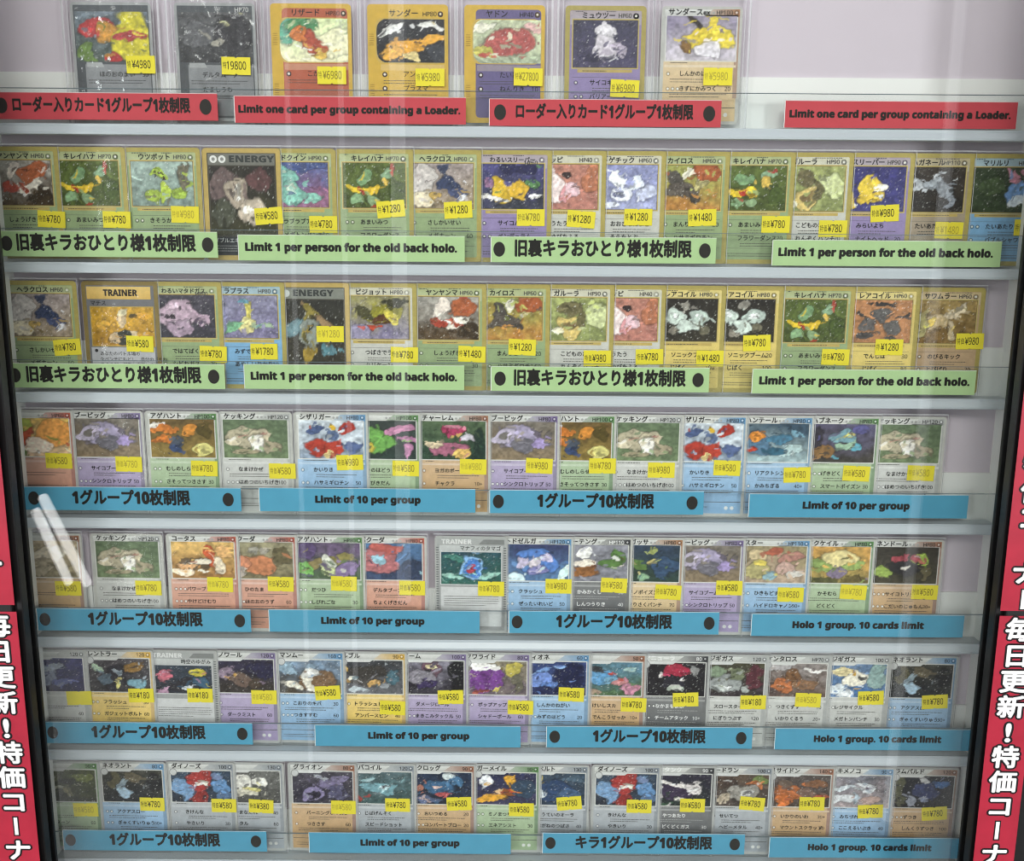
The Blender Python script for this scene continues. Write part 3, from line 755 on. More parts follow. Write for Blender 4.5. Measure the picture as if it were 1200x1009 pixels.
def make_card(style, typ, art, name, hp, moves, seed, mirror_text=None):
    """children of a card root whose origin is the middle of the card's lower edge"""
    rng = random.Random(seed)
    s = MB()
    t = MB()
    o = lambda x: x - W / 2
    s.slab([(o(x), z) for x, z in rounded(0, 0, W, H, 3)], 0, FRONT - 0.05, hx('d8d8d2'))
    d1, d2, d3, dT = FRONT, FRONT + .04, FRONT + .08, FRONT + .16
    ink, soft = INK, SOFT

    def rr(x0, z0, x1, z1, r, col, d, top=None):
        s.poly([(o(x), z) for x, z in rounded(x0, z0, x1, z1, r)], col, d)

    A = (6.5, 42.5, 56.5, 77.2)
    holo = True
    if style in ('old', 'dark'):
        gold = hx('b2a45f')
        rr(0, 0, W, H, 3, gold, d1)
        body = hx(OLD[typ])
        rr(3.6, 3.6, W - 3.6, H - 3.6, 1.2, body, d2)
        s.rect(o(3.8), 74, o(W - 3.8), 84, mixc(body, hx('e8e8d8'), .30), d3, mixc(body, hx('d8cf98'), .35))
        s.rect(o(A[0] - 1.2), A[1] - 1.2, o(A[2] + 1.2), A[3] + 1.2, hx('c9b878'), d3 + .02)
        s.rect(o(A[0] - .4), A[1] - .4, o(A[2] + .4), A[3] + .4, hx('7a6a3c'), d3 + .04)
        s.rect(o(10), 38.6, o(53), 41, hx('c4ae68'), d3)
        s.rect(o(6), 34.9, o(57), 35.1, soft, d3)
        t.text(name, o(13.5), 78.9, 3.8 if len(name) < 7 else 3.3, ink, dT, 0.03)
        t.text(light_digits(hp), o(51.5), 79.2 - (2.6 if style == 'dark' else 0), 3.2, soft, dT, 0.026, align='R')
        s.disc(o(55), 80.4, 2.3, mixc(body, hx('404038'), .55), d3)
        s.disc(o(55), 80.6, 1.0, hx('e4e4da'), d3 + .03)
        smallprint(t, rng, o(8), o(24), 83.4, 1, soft, dT)
        smallprint(t, rng, o(32), o(54), 83.4, 1, soft, dT)
        smallprint(t, rng, o(14), o(50), 39.5, 1, soft, dT)
        for (nm, dm), z in zip(moves, (29.5, 19.0)):
            t.text(nm, o(20), z, 3.3, ink, dT, 0.026)
            t.text(light_digits(dm), o(56), z, 3.3, ink, dT, 0.008, align='R') if dm else None
            for q in range(rng.choice((1, 2))):
                s.disc(o(9.0 + q * 4.4), z + 1.4, 1.7, mixc(body, hx('303028'), .6), d3)
                s.disc(o(9.0 + q * 4.4), z + 1.5, .8, hx('e6e6da'), d3 + .03)
            smallprint(t, rng, o(22), o(54), z - 3.0, 2, soft, dT)
            s.rect(o(5.5), z - 6.6, o(57.5), z - 6.4, soft, d3)
        smallprint(t, rng, o(8), o(54), 8, 2, soft, dT)
    elif style in ('ex', 'dp'):
        silver = hx('c3c3bd') if style == 'ex' else hx('b9bab7')
        rr(0, 0, W, H, 3, silver, d1)
        body = hx(NEW[typ])
        wd = hx(WEDGE[typ])
        s.rect(o(2.6), 2.6, o(W - 2.6), 47.5, body, d2, mixc(body, hx('f0f0ea'), .2))
        s.rect(o(2.6), 79.5, o(W - 2.6), 85.6, hx('b9bab5'), d2, hx('e2e3df'))
        s.poly([(o(33), 80.6), (o(W - 2.4), 80.6), (o(W - 2.4), 86), (o(40), 86)], wd, d3, [mixc(wd, hx('d0d0cc'), .75), wd, wd, mixc(wd, hx('d0d0cc'), .5)])
        A = (4.2, 48.2, 58.8, 81.0 if style == 'ex' else 79.6)
        s.rect(o(A[0] - .8), A[1] - .9, o(A[2] + .8), A[3] + .8, hx('dcdcd6'), d3)
        s.rect(o(57.8), 20, o(W - 2.0), 86, mixc(wd, silver, .35), d2 + .01)
        if style == 'dp':
            s.poly([(o(2.6), 78), (o(30), 78), (o(33.5), 80.8), (o(2.6), 80.8)], hx('d8d9d6'), d3 + .16)
            s.disc(o(6.5), 77.8, 3.6, hx('9a9b99'), d3 + .17, 16)
            s.disc(o(6.5), 77.8, 2.9, hx('cfd0ce'), d3 + .19, 16)
        dk = typ == 'd'
        ink2 = hx('f0f0ee') if dk else INK
        sf2 = hx('b4b4b2') if dk else SOFT
        t.text(name, o(5.5), 81.9, 3.9 if len(name) < 8 else 3.3, hx('f0f0ee') if (dk and style == 'dp') else INK, dT + .04, 0.03)
        for q in range(3):
            t.disc(o(34 + q * 3.2), 83.3, 1.0, hx('a9aaa6'), d3 + .03, 10) if style == 'ex' else None
        t.text(light_digits(hp), o(55.2), 81.9, 3.2, hx('f4f4f2') if dk else INK, dT + .04, 0.014, align='R')
        s.disc(o(58.2), 83.4, 1.9, mixc(wd, hx('202020'), .5), d3 + .03)
        s.disc(o(58.2), 83.6, .9, mixc(wd, hx('ffffff'), .5), d3 + .05)
        smallprint(t, rng, o(8), o(30), 46.2, 1, sf2, dT)
        s.rect(o(3.4), 43.0, o(W - 3.4), 44.8, mixc(body, hx('fafaf6'), .35), d3)
        for (nm, dm), z in zip(moves, (36.8, 25.6)):
            t.text(nm, o(16), z, 3.1, ink2, dT, 0.026)
            t.text(light_digits(dm), o(56), z, 3.0, ink2, dT, 0.01, align='R') if dm else None
            for q in range(rng.choice((1, 2, 2, 3))):
                s.disc(o(6.6 + q * 3.9), z + 1.3, 1.6, mixc(body, hx('505050'), .5), d3)
                s.disc(o(6.6 + q * 3.9), z + 1.3, .95, hx('e6e6e2'), d3 + .03)
            smallprint(t, rng, o(8 if rng.random() < .5 else 18), o(54), z - 3.0, 2, sf2, dT)
        s.rect(o(3), 12.5, o(W - 3), 13.0, sf2, d3)
        s.disc(o(48), 7.5, 1.6, hx('e6e6e2'), d3)
        s.disc(o(53), 7.5, 1.6, hx('e6e6e2'), d3)
        smallprint(t, rng, o(6), o(34), 8, 2, sf2, dT)
    elif style == 'ecard':
        yel = hx('d6b34a')
        rr(0, 0, W, H, 3, yel, d1)
        body = {'r': hx('b9654a'), 'l': hx('d6b34a'), 'p': hx('6f6590')}[typ]
        rr(9, 4, W - 3, H - 3.4, 3, body, d2)
        A = (7, 45, 60, 77)
        s.poly([(o(x), z) for x, z in rounded(A[0] - .8, A[1] - .8, A[2] + .6, A[3] + .8, 6)], hx('cbb060'), d3)
        s.rect(o(10), 39, o(60), 43.6, mixc(body, hx('f0e0c0'), .25), d3)
        t.text(name, o(17), 79.3, 4.2, INK, dT, 0.018)
        t.text(light_digits(hp), o(54), 79.3, 3.4, INK, dT, 0.01, align='R')
        s.disc(o(57), 80.8, 2.2, hx('4c3a2c'), d3)
        s.disc(o(57), 81, .9, hx('e4dcc8'), d3 + .03)
        for k in range(12):
            s.rect(o(1.4), 20 + k * 1.6 + (28 if k > 5 else 0), o(4.8), 20.5 + k * 1.6 + (28 if k > 5 else 0), hx('9c7c2c'), d2)
        for (nm, dm), z in zip(moves, (34.5, 24)):
            t.text(nm, o(28), z, 3.6, INK, dT, 0.012)
            t.text(light_digits(dm), o(58), z, 3.4, INK, dT, 0.01, align='R') if dm else None
            s.disc(o(13), z + 1.5, 2, hx('3c2c30'), d3)
            s.disc(o(13), z + 1.6, 1, hx('e8e4dc'), d3 + .03)
            smallprint(t, rng, o(12), o(56), z - 3.4, 2, SOFT, dT)
    elif style == 'silver':
        rr(0, 0, W, H, 3, hx('c0c2c2'), d1)
        s.rect(o(2.2), 2.2, o(W - 2.2), H - 2.2, hx('5f6265'), d2, hx('6d7175'))
        s.rect(o(9), 4, o(60), 42, hx('9b9d9f'), d3, hx('a8aaac'))
        A = (3, 44, 60, 81)
        t.text(light_digits(hp), o(58), 81.4, 3.4, hx('ececea'), dT, 0.012, align='R') if hp else None
        s.poly([(o(10), 40), (o(24), 40), (o(22), 43.6), (o(10), 43.6)], hx('c4c6c6'), d3 + .03)
        for (nm, dm), z in zip(moves, (33.0, 22)):
            t.text(nm, o(20), z, 3.4, INK, dT, 0.014)
            t.text(light_digits(dm), o(58), z, 3.2, INK, dT, 0.01, align='R') if dm else None
            smallprint(t, rng, o(11), o(57), z - 3.2, 2, hx('4c4c4c'), dT)
    elif style == 'energy':
        rr(0, 0, W, H, 3, hx('c2aa66'), d1)
        s.rect(o(3.8), 3.8, o(W - 3.8), H - 3.8, hx('4e4a40'), d2)
        s.rect(o(4.6), 74.8, o(W - 4.6), 83.6, hx('8a8d84') if typ == 'a' else hx('7c7c74'), d3)
        A = (5.2, 21 if typ == 'a' else 19.5, 57.8, 74)
        t.text(heavy('ENERGY'), o(22) if typ == 'b' else o(17), 77.2, 5.0, hx('3f4240'), dT, 0.028, w=36 if typ == 'b' else 33)
        if typ == 'b':
            for q in (9, 16):
                s.disc(o(q), 79.4, 3.0, hx('e4e4e0'), d3 + .03)
                s.disc(o(q), 79.4, 1.4, hx('8c8c88'), d3 + .05)
        else:
            s.disc(o(11), 79.2, 3.0, hx('c8ccc8'), d3 + .03)
        s.rect(o(4.6), 4.4, o(W - 4.6), 18.5, hx('2c2f33'), d3)
        t.text(name, o(7), 14.2, 3.0, hx('e0e0de'), dT, 0.008) if name else None
        smallprint(t, rng, o(7), o(56), 11, 3, hx('b0b0ae'), dT)
    elif style == 'oldtrainer':
        rr(0, 0, W, H, 3, hx('8a7846'), d1)
        s.rect(o(3.4), 3.4, o(W - 3.4), H - 3.4, hx('77777a'), d2)
        s.rect(o(4), 73.4, o(W - 6), 83.6, hx('d6b466'), d3, hx('dcc078'))
        t.text(heavy('TRAINER'), o(18), 76.2, 5.0, hx('2a2118'), dT, 0.03, w=28)
        t.text(name, o(7), 68.6, 3.2, INK, dT, 0.01)
        A = (6.5, 35.2, 58, 66.8)
        s.rect(o(A[0] - .8), A[1] - .8, o(A[2] + .8), A[3] + .8, hx('b8a05c'), d3)
        s.rect(o(5), 5, o(58), 33.8, hx('b9b9bc'), d3)
        s.disc(o(9), 31, 1.4, hx('38383a'), d3 + .03)
        for k, ln in enumerate(moves):
            t.text(ln[0], o(12), 27.2 - k * 4.6, 2.7, INK, dT, 0.008)
        holo = True
    elif style == 'newtrainer':
        rr(0, 0, W, H, 3, hx('b4b5b2'), d1)
        s.rect(o(2.2), 2.2, o(W - 2.2), H - 2.2, hx('9c9d9c'), d2, hx('aeb0ae'))
        t.text(heavy('TRAINER'), o(6), 81, 4.0, hx('dededc'), dT, 0.03, w=26)
        s.poly([(o(38), 80.6), (o(60), 80.6), (o(60), 85), (o(42), 85)], hx('868886'), d3)
        s.rect(o(4), 74.2, o(59), 79.6, hx('c6c8c6'), d3)
        t.text(name, o(57), 75.6, 3.2, INK, dT, 0.018, align='R')
        A = (5.5, 44.5 if typ == 'b' else 47, 57.5, 73.6)
        s.rect(o(A[0] - .8), A[1] - .8, o(A[2] + .8), A[3] + .8, hx('d4d6d4'), d3)
        for side_x in (1.2, W - 3.4):
            for k in range(26):
                s.rect(o(side_x), 22 + k * 2.2, o(side_x + 2.2), 22.9 + k * 2.2, hx('6c6e6e'), d3)
        s.rect(o(5), 6, o(58), 42, hx('d0d1d0'), d3)
        smallprint(t, rng, o(8), o(56), 33, 5, SOFT, dT)
    gm = art_mesh(ARTS[art], seed * 7 % 9000 + 11, o(A[0]), A[1], A[2] - A[0], A[3] - A[1], d3 + .1, holo and style not in ('ex',), round_left=6 if style == 'ecard' else 0)
    return s, gm, t


PAD = lambda s: s


def price_tag(price, faded, wmm=22.6, hmm=13.2):
    m = MB()
    w, h = wmm / 2, hmm / 2
    m.slab([(-w, -h), (-1.0, -h), (0, -h + .9), (1.0, -h), (w, -h), (w, h), (1.0, h), (0, h - 1.0), (-1.0, h), (-w, h)], 0.0, 0.12, hx('eadb3a'))
    t = MB()
    col = hx('b5a638') if faded == 2 else (hx('8a7c2c') if faded else hx('2e2a14'))
    digits = light_digits(price)
    n = len(price)
    if price:
        if n == 5:
            t.text('特', -w + 1.0, -1.6, 4.0, col, 0.2, 0.0, w=2.6)
            t.text(digits if price[0] == '1' else '¥' + digits, -w + 4.0, -2.7, 6.0, col, 0.2, 0.010, w=15.2)
        else:
            t.text('特', -w + 0.9, -2.0, 4.2, col, 0.2, 0.0, w=2.5)
            if n == 3:
                t.text('価', -w + 3.9, -2.0, 4.2, col, 0.2, 0.0, w=2.6)
            t.text('¥' + digits, -w + (7.2 if n == 3 else 4.4), -2.7, 5.9, col, 0.2, 0.012, w=11.3 if n == 3 else 14.6)
    return m, t


# right edge px, style, type, art, name, hp, moves, price, tag px x, tag px y, tag turn, faded, look
C = [
    # top shelf, rigid sleeves
    [(176, 'silver', '', 'flare', '', '', [('ほのおのまい', '30')], '4980', 165.5, 76, 0, 0, 'silver card with red and yellow picture'),
     (298, 'silver', '', 'smoke', '', 'HP70', [('デルタムーブ', ''), ('だましうち', '')], '19800', 277, 77.5, -1, 0, 'dark grey card with charcoal picture'),
     (411, 'ecard', 'r', 'ember', 'リザード', 'HP80', [('こがす', '')], '6980', 389, 88.5, 0, 1, 'yellow bordered orange card'),
     (525, 'ecard', 'l', 'bolt', 'サンダー', 'HP80', [('アンチライ', ''), ('プラズマ', '')], '5980', 504, 91, 0, 1, 'all yellow card with black and gold picture'),
     (639, 'ecard', 'p', 'pink', 'ヤドン', 'HP40', [('たいあたり', ''), ('ねんりき', '10')], '27800', 619, 90.5, -1, 1, 'yellow bordered purple card with pink picture'),
     (758, 'old', 'p', 'violet', 'ミュウツー', 'HP60', [('サイコキネシス', ''), ('バリアー', '')], '6980', 732, 104, -2, 1, 'gold bordered purple card with dark picture'),
     (871, 'ex', 't', 'spark', 'サンダースex', 'HP100', [('しんかのは', ''), ('きずにかみつく', '20')], '5980', 841, 90, 0, 2, 'pale card with bright yellow picture')],
    # second shelf
    [(67, 'old', 'g', 'yanma', 'ヤンヤンマ', 'HP60', [('しょうげきは', '')], '780', 60.5, 257, -3, 0, 'green card with grey and orange picture'),
     (146, 'old', 'g', 'kire', 'キレイハナ', 'HP70', [('あまいみつ', ''), ('フラワーダンス', '')], '780', 137, 257.5, -1, 0, 'green card with leafy yellow spotted picture'),
     (234, 'old', 'g', 'utsu', 'ウツボット', 'HP80', [('きそうかおり', ''), ('ようかいえき', '20')], '980', 217, 251.5, -1, 2, 'green card with lime and silver picture'),
     (328, 'energy', 'b', 'orbs', 'ダブルエネルギー', '', [], '580', 315, 253, 4, 0, 'grey ENERGY card with two pale orbs'),
     (393, 'old', 'g', 'nido', 'ニドクイン', 'HP90', [('ラブラブアタック', ''), ('メガトンパンチ', '50')], '780', 379, 263, 0, 0, 'green card with blue and mauve picture'),
     (484, 'old', 'g', 'kire', 'キレイハナ', 'HP70', [('あまいみつ', ''), ('フラワーダンス', '')], '1280', 458, 245, 5, 0, 'green card with leafy yellow spotted picture'),
     (564, 'old', 'g', 'hera', 'ヘラクロス', 'HP60', [('さしかいせい', ''), ('メガホーン', '60')], '1280', 537, 246, 3, 0, 'green card with white and navy picture'),
     (647, 'dark', 'p', 'waru', 'わるいスリーパー', 'HP60', [('サイコパンチ', '20'), ('ペンデュラム', '')], '780', 622, 255, 0, 1, 'purple card with yellow and navy picture'),
     (711, 'old', 'c', 'pippi', 'ピッピ', 'HP40', [('うたう', ''), ('ゆびをふる', '')], '1280', 681, 257, -4, 0, 'white card with pink and rust picture'),
     (781, 'old', 'c', 'toge', 'トゲチック', 'HP60', [('おおきなたまご', ''), ('そらをとぶ', '')], '1280', 748, 254.5, 0, 0, 'white card with pale blue picture'),
     (856, 'old', 'g', 'kailos', 'カイロス', 'HP60', [('まんりき', '20'), ('ハサミギロチン', '')], '1480', 823, 255, 2, 0, 'green card with dark brown and ochre picture'),
     (933, 'old', 'g', 'kire', 'キレイハナ', 'HP70', [('あまいみつ', ''), ('フラワーダンス', '20')], '780', 909, 263, 0, 0, 'green card with leafy yellow spotted picture'),
     (1001.5, 'old', 'c', 'garu', 'ガルーラ', 'HP90', [('こどものおつかい', ''), ('れんぞくパンチ', '20')], '780', 976, 268, 0, 0, 'white card with olive and tan picture'),
     (1073, 'old', 'p', 'sleeper', 'スリーパー', 'HP90', [('みらいよち', ''), ('ナイトヘッド', '20')], '980', 1037, 250, 3, 0, 'purple card with yellow picture'),
     (1143, 'old', 'k', 'steel', 'ハガネール', 'HP110', [('たいあたり', ''), ('', '')], '1480', 1112, 270, -1, 2, 'brown grey card with steel picture'),
     (1227, 'old', 'w', 'pond', 'マリルリ', 'HP70', [('たいあたり', ''), ('バブルシャワー', '')], '780', 1205, 267, 0, 0, 'blue card with blue and dark green picture')],
    # third shelf
    [(89, 'old', 'g', 'hera', 'ヘラクロス', 'HP60', [('さしかいせい', ''), ('メガホーン', '60')], '780', 79, 407, 4, 0, 'green card with white and navy picture'),
     (184, 'oldtrainer', '', 'trainer', 'マチス', '', [('あなたのバトル場の',), ('をベンチにもどし、自分の「たね',), ('をえらび、相手と交替します。',)], '580', 164, 403, -1, 0, 'TRAINER card with yellow banner and golden picture'),
     (259, 'dark', 'g', 'gas', 'わるいマタドガス', 'HP60', [('ではてばくはつ', ''), ('シビれガス', '20')], '780', 250, 415, -2, 0, 'green card with mauve and black picture'),
     (333, 'old', 'w', 'lap', 'ラプラス', 'HP80', [('みずでっぽう', ''), ('あやしいひかり', '10')], '1780', 309.5, 412, 0, 0, 'blue card with lilac and yellow picture'),
     (409, 'energy', 'a', 'atom', '', '', [], '1280', 387, 391.5, 0, 2, 'grey ENERGY card with coloured loops'),
     (488, 'old', 'c', 'pijo', 'ピジョット', 'HP80', [('つばさでうつ', ''), ('ハリケーン', '')], '780', 474, 416, -1, 0, 'white card with olive yellow picture'),
     (570, 'old', 'g', 'yanma', 'ヤンヤンマ', 'HP60', [('しょうげきは', ''), ('', '30')], '1480', 553, 415, -2, 0, 'green card with grey and orange picture'),
     (645, 'old', 'g', 'kailos', 'カイロス', 'HP60', [('まんりき', '20'), ('ハサミギロチン', '50')], '1280', 612, 407, -2, 0, 'green card with dark brown and ochre picture'),
     (720.5, 'old', 'c', 'garu', 'ガルーラ', 'HP90', [('こどものおつかい', ''), ('れんぞくパンチ', '')], '980', 700, 420, 0, 0, 'white card with olive and tan picture'),
     (781, 'old', 'c', 'pippi', 'ピッピ', 'HP40', [('うたう', ''), ('ゆびをふる', '')], '780', 761, 418.5, 1, 0, 'white card with pink and rust picture'),
     (851.5, 'old', 'l', 'coil', 'レアコイル', 'HP80', [('ソニックブーム', ''), ('じばく', '100')], '1480', 832, 420, 0, 0, 'pale yellow card with black and silver picture'),
     (919, 'old', 'l', 'coil', 'レアコイル', 'HP80', [('ソニックブーム', '20'), ('じばく', '100')], '780', 887, 402, 2, 0, 'pale yellow card with black and silver picture'),
     (1003, 'old', 'g', 'kire', 'キレイハナ', 'HP70', [('あまいみつ', ''), ('フラワーダンス', '')], '780', 979, 418.5, -1, 0, 'green card with leafy yellow spotted picture'),
     (1080, 'old', 'l', 'orbit', 'レアコイル', 'HP60', [('でんじは', '30'), ('じばく', '80')], '1280', 1042, 407, 0, 0, 'pale yellow card with grey spheres on orange'),
     (1156, 'old', 'f', 'kick', 'サワムラー', 'HP60', [('のびるキック', ''), ('とびげり', '20')], '980', 1136.5, 400, 1, 0, 'tan card with brown picture')],
    # fourth shelf
    [(85, 'ex', 'r', 'fireplay', '', 'HP60', [('', ''), ('', '')], '580', 69, 540, -1, 1, 'red card with orange and green picture'),
     (167, 'ex', 'p', 'bupig', 'ブーピッグ', 'HP80', [('サイコブーム', '20+'), ('シンクロトリップ', '50')], '780', 151, 544, -1, 2, 'lilac card with grey purple picture'),
     (256, 'ex', 'g', 'ageha', 'アゲハント', 'HP100', [('むしのしらせ', ''), ('さそってつきさす', '30')], '780', 239.5, 549, -1, 1, 'green card with orange and black picture'),
     (342, 'ex', 'c', 'kekki', 'ケッキング', 'HP120', [('なまけかぜ', ''), ('はめつのいちげき', '100')], '580', 331, 552, 0, 1, 'grey card with beige on green picture'),
     (431, 'ex', 'w', 'shiza', 'シザリガー', 'HP80', [('かいりき', ''), ('ハサミギロチン', '50')], '980', 410, 542, 2, 1, 'blue card with red on white picture'),
     (493, 'ex', 'g', 'orbgreen', '', 'HP100', [('かのはどう', ''), ('くびきだん', '')], '580', 475.5, 549, -1, 1, 'green card with big green disc picture'),
     (575, 'ex', 'f', 'yoga', 'チャーレム', 'HP80', [('ヨガのポーズ', '20+'), ('チャクラ', '10+')], '980', 554.5, 547, -1, 2, 'tan card with magenta on dark green picture'),
     (656.5, 'ex', 'p', 'bupig', 'ブーピッグ', 'HP80', [('サイコブーム', '20+'), ('シンクロトリップ', '50')], '980', 632, 546, -2, 1, 'lilac card with grey purple picture'),
     (723, 'ex', 'g', 'ageha', 'アゲハント', 'HP100', [('むしのしらせ', ''), ('さそってつきさす', '30')], '780', 706, 546, 0, 1, 'green card with orange and black picture'),
     (802.5, 'ex', 'c', 'kekki', 'ケッキング', 'HP120', [('なまけかぜ', ''), ('はめつのいちげき', '100')], '980', 775, 551, 0, 1, 'grey card with beige on green picture'),
     (877, 'ex', 'w', 'shiza', 'シザリガー', 'HP80', [('かいりき', ''), ('ハサミギロチン', '50')], '580', 852, 548.5, -1, 1, 'blue card with red on white picture'),
     (955, 'ex', 'w', 'tail', 'ハンテール', 'HP80', [('リアクトシンカ', ''), ('かみちぎる', '40+')], '780', 934, 556.5, 2, 1, 'blue card with teal and orange picture'),
     (1033, 'ex', 'g', 'neku', 'ハブネーク', 'HP80', [('げきどく', ''), ('スマートポイズン', '30')], '580', 1003.5, 555, -2, 1, 'green card with violet and teal picture'),
     (1110, 'ex', 'c', 'kekki', 'ケッキング', 'HP120', [('なまけかぜ', ''), ('はめつのいちげき', '100')], '580', 1079, 554.5, -1, 2, 'grey card with beige on green picture')],
    # fifth shelf
    [(95, 'ex', 'f', 'tanblur', '', 'HP80', [('', ''), ('', '')], '580', 80, 689.5, 0, 1, 'tan card with glare over its beige picture'),
     (190, 'ex', 'c', 'kekki', 'ケッキング', 'HP120', [('なまけかぜ', ''), ('はめつのいちげき', '100')], '780', 174, 689, 0, 1, 'grey card with beige on green picture'),
     (279, 'ex', 'r', 'koutas', 'コータス', 'HP80', [('パワーブラント', ''), ('やけどけむり', '')], '780', 258, 685, -1, 2, 'orange card with grey and flame picture'),
     (348, 'ex', 'r', 'bakuda', 'バクーダ', 'HP80', [('ひのたま', '30'), ('ほのおのうず', '60')], '580', 329, 684.5, -1, 1, 'orange card with salmon on olive picture'),
     (427, 'ex', 'g', 'agedark', 'アゲハント', 'HP80', [('だつひ', ''), ('しびれごな', '30')], '580', 403, 684, -1, 2, 'green card with violet and moss picture'),
     (500, 'ex', 'r', 'bakusky', 'バクーダ', 'HP80', [('デルタブースト', ''), ('ちょくげきだん', '')], '580', 483, 689, 0, 1, 'orange card with red on blue picture'),
     (595, 'newtrainer', 'b', 'egg', 'マナフィのタマゴ', '', [], '780', 575.5, 690, 0, 1, 'silver TRAINER card with blue orb'),
     (672.5, 'ex', 'w', 'walrus', 'トドゼルガ', 'HP120', [('クラッシュ', ''), ('ぜったいれいど', '50')], '980', 654.5, 687, 0, 1, 'blue card with white on deep blue picture'),
     (742, 'ex', 'd', 'fan', 'ダーテング', 'HP110', [('かみかくし', '30'), ('しんつうりき', '40')], '580', 719.5, 686, -2, 1, 'dark grey card with brown and green picture'),
     (803, 'ex', 't', 'shroom', 'キノガッサ', 'HP80', [('キノポイズン', ''), ('きりさくパンチ', '70')], '780', 783, 694, -3, 1, 'sand card with dark teal picture'),
     (874.5, 'ex', 'p', 'bupig', 'ブーピッグ', 'HP80', [('サイコブーム', '20+'), ('シンクロトリップ', '50')], '580', 854.5, 689, 0, 0, 'lilac card with grey purple picture'),
     (952, 'ex', 'w', 'star', 'スター', 'HP110', [('ひきもどす', ''), ('ハイドロキャノン', '30+')], '580', 926.5, 697, 0, 1, 'pale blue card with rosy beige picture'),
     (1027, 'ex', 'g', 'moth', 'ドクケイル', 'HP80', [('かそむら', ''), ('どくどく', '')], '780', 1000, 694, -3, 2, 'green card with amber and green picture'),
     (1107, 'ex', 'f', 'clay', 'ネンドール', 'HP80', [('サイコトリップ', ''), ('こだいのじゅもん', '30+')], '580', 1083.5, 694, -1, 1, 'brown card with black and red picture')],
    # sixth shelf
    [(101, 'dp', 'c', 'whale', '', '120', [('', ''), ('', '40')], '', 93, 818, 2, 1, 'grey card with indigo picture and blank price'),
     (179, 'dp', 'l', 'lion', 'レントラー', '120', [('フラッシュ', '30'), ('ガジェットボルト', '60')], '180', 165.5, 815, 1, 0, 'yellow card with black and gold picture'),
     (254, 'newtrainer', 'a', 'warp', '時空のゆがみ', '', [], '180', 234.5, 815, 0, 0, 'white TRAINER card with dark picture'),
     (325, 'dp', 'p', 'ghost', 'ヨノワール', '120', [('', ''), ('ダークミスト', '60')], '580', 309.5, 817, 0, 2, 'purple card with dark brown picture'),
     (404, 'dp', 'w', 'mammoth', 'マンムー', '160', [('こおりのキバ', '30'), ('つきすすむ', '60')], '580', 384, 812, 4, 0, 'blue card with brown and ivory picture'),
     (477, 'dp', 'l', 'junk', 'ルブル', '90', [('トラッシュドロー', ''), ('アンバースピン', '40')], '580', 460, 829.5, -2, 0, 'yellow card with charcoal picture'),
     (549, 'dp', 'p', 'moon', 'ノーム', '100', [('ダメージロール', ''), ('まきこみタックル', '50')], '580', 528, 817, 2, 0, 'purple card with grey and black picture'),
     (623, 'dp', 'p', 'balloon', 'フワライド', '80', [('ポップアップ', ''), ('シャドーボール', '60')], '580', 610, 829, -1, 0, 'purple card with violet and yellow picture'),
     (693, 'dp', 'w', 'drop', 'フィオネ', '60', [('しんかのねがい', ''), ('みずのはどう', '20')], '580', 669.5, 814, -1, 0, 'blue card with navy picture'),
     (758.5, 'dp', 'f', 'pup', '', '50', [('けいしスカ', ''), ('でんこうせっか', '10+')], '780', 742.5, 826, -1, 0, 'tan card with blue and pink picture'),
     (833, 'dp', 'd', 'claw', 'マニューラ', '80', [('なかまをよぶ', ''), ('チームアタック', '10+')], '180', 803.5, 820, 3, 0, 'black card with crimson picture'),
     (902.5, 'dp', 'c', 'giant', 'レジギガス', '120', [('スロースタート', ''), ('にぎりつぶす', '120')], '180', 882.5, 823, 1, 0, 'grey card with olive and silver picture'),
     (976, 'dp', 'c', 'bull', 'ケンタロス', 'HP70', [('つきくずす', '10'), ('いかりくるう', '20+')], '580', 947, 820.5, -1, 2, 'grey card with brown picture'),
     (1046, 'dp', 'c', 'dots', 'レジギガス', '100', [('レジサイクル', ''), ('メガトンパンチ', '30')], '580', 1020.5, 818, 3, 0, 'grey card with cream and blue picture'),
     (1124, 'dp', 'w', 'neo', 'ネオラント', '80', [('アクアスロー', ''), ('ぎゃくすいりゅう', '30+')], '780', 1095.5, 822.5, 4, 0, 'blue card with dark cave picture')],
    # bottom shelf
    [(115.5, 'dp', 'g', 'forest', '', '90', [('', ''), ('リターン', '60')], '580', 100.5, 949, 1, 2, 'green card with dark moss picture'),
     (194, 'dp', 'w', 'neo', 'ネオラント', '80', [('アクアスロー', ''), ('ぎゃくすいりゅう', '30+')], '780', 178.5, 942.5, 0, 0, 'blue card with dark cave picture'),
     (275, 'dp', 'm', 'nose', 'ダイノーズ', '100', [('きけんな', ''), ('やきいり', '30')], '580', 262.5, 944, 0, 0, 'grey card with red on blue picture'),
     (332.5, 'dp', 'm', 'iron', '', '130', [('やまなだれ', '40'), ('メタル', '60')], '380', 306, 945, -2, 0, 'grey card with ivory and black picture'),
     (418, 'dp', 'f', 'scorp', 'グライオン', '80', [('バーニングポイズン', ''), ('つきさす', '60')], '580', 402.5, 946, 0, 2, 'tan card with mauve picture'),
     (487.5, 'dp', 'm', 'magnet', 'ジバコイル', '120', [('じばげんそく', ''), ('スピードショット', '')], '780', 466, 943.5, 0, 0, 'grey card with teal picture'),
     (558, 'dp', 'f', 'toad', 'ドクロッグ', '90', [('おいつめる', '20'), ('コンバートブロー', '20')], '580', 538, 942, 3, 0, 'tan card with navy blue picture'),
     (634, 'dp', 'g', 'moonmoth', 'ガーメイル', '90', [('ミノまつり', ''), ('エネアシスト', '30')], '580', 611, 949, 0, 0, 'green card with gold and night picture'),
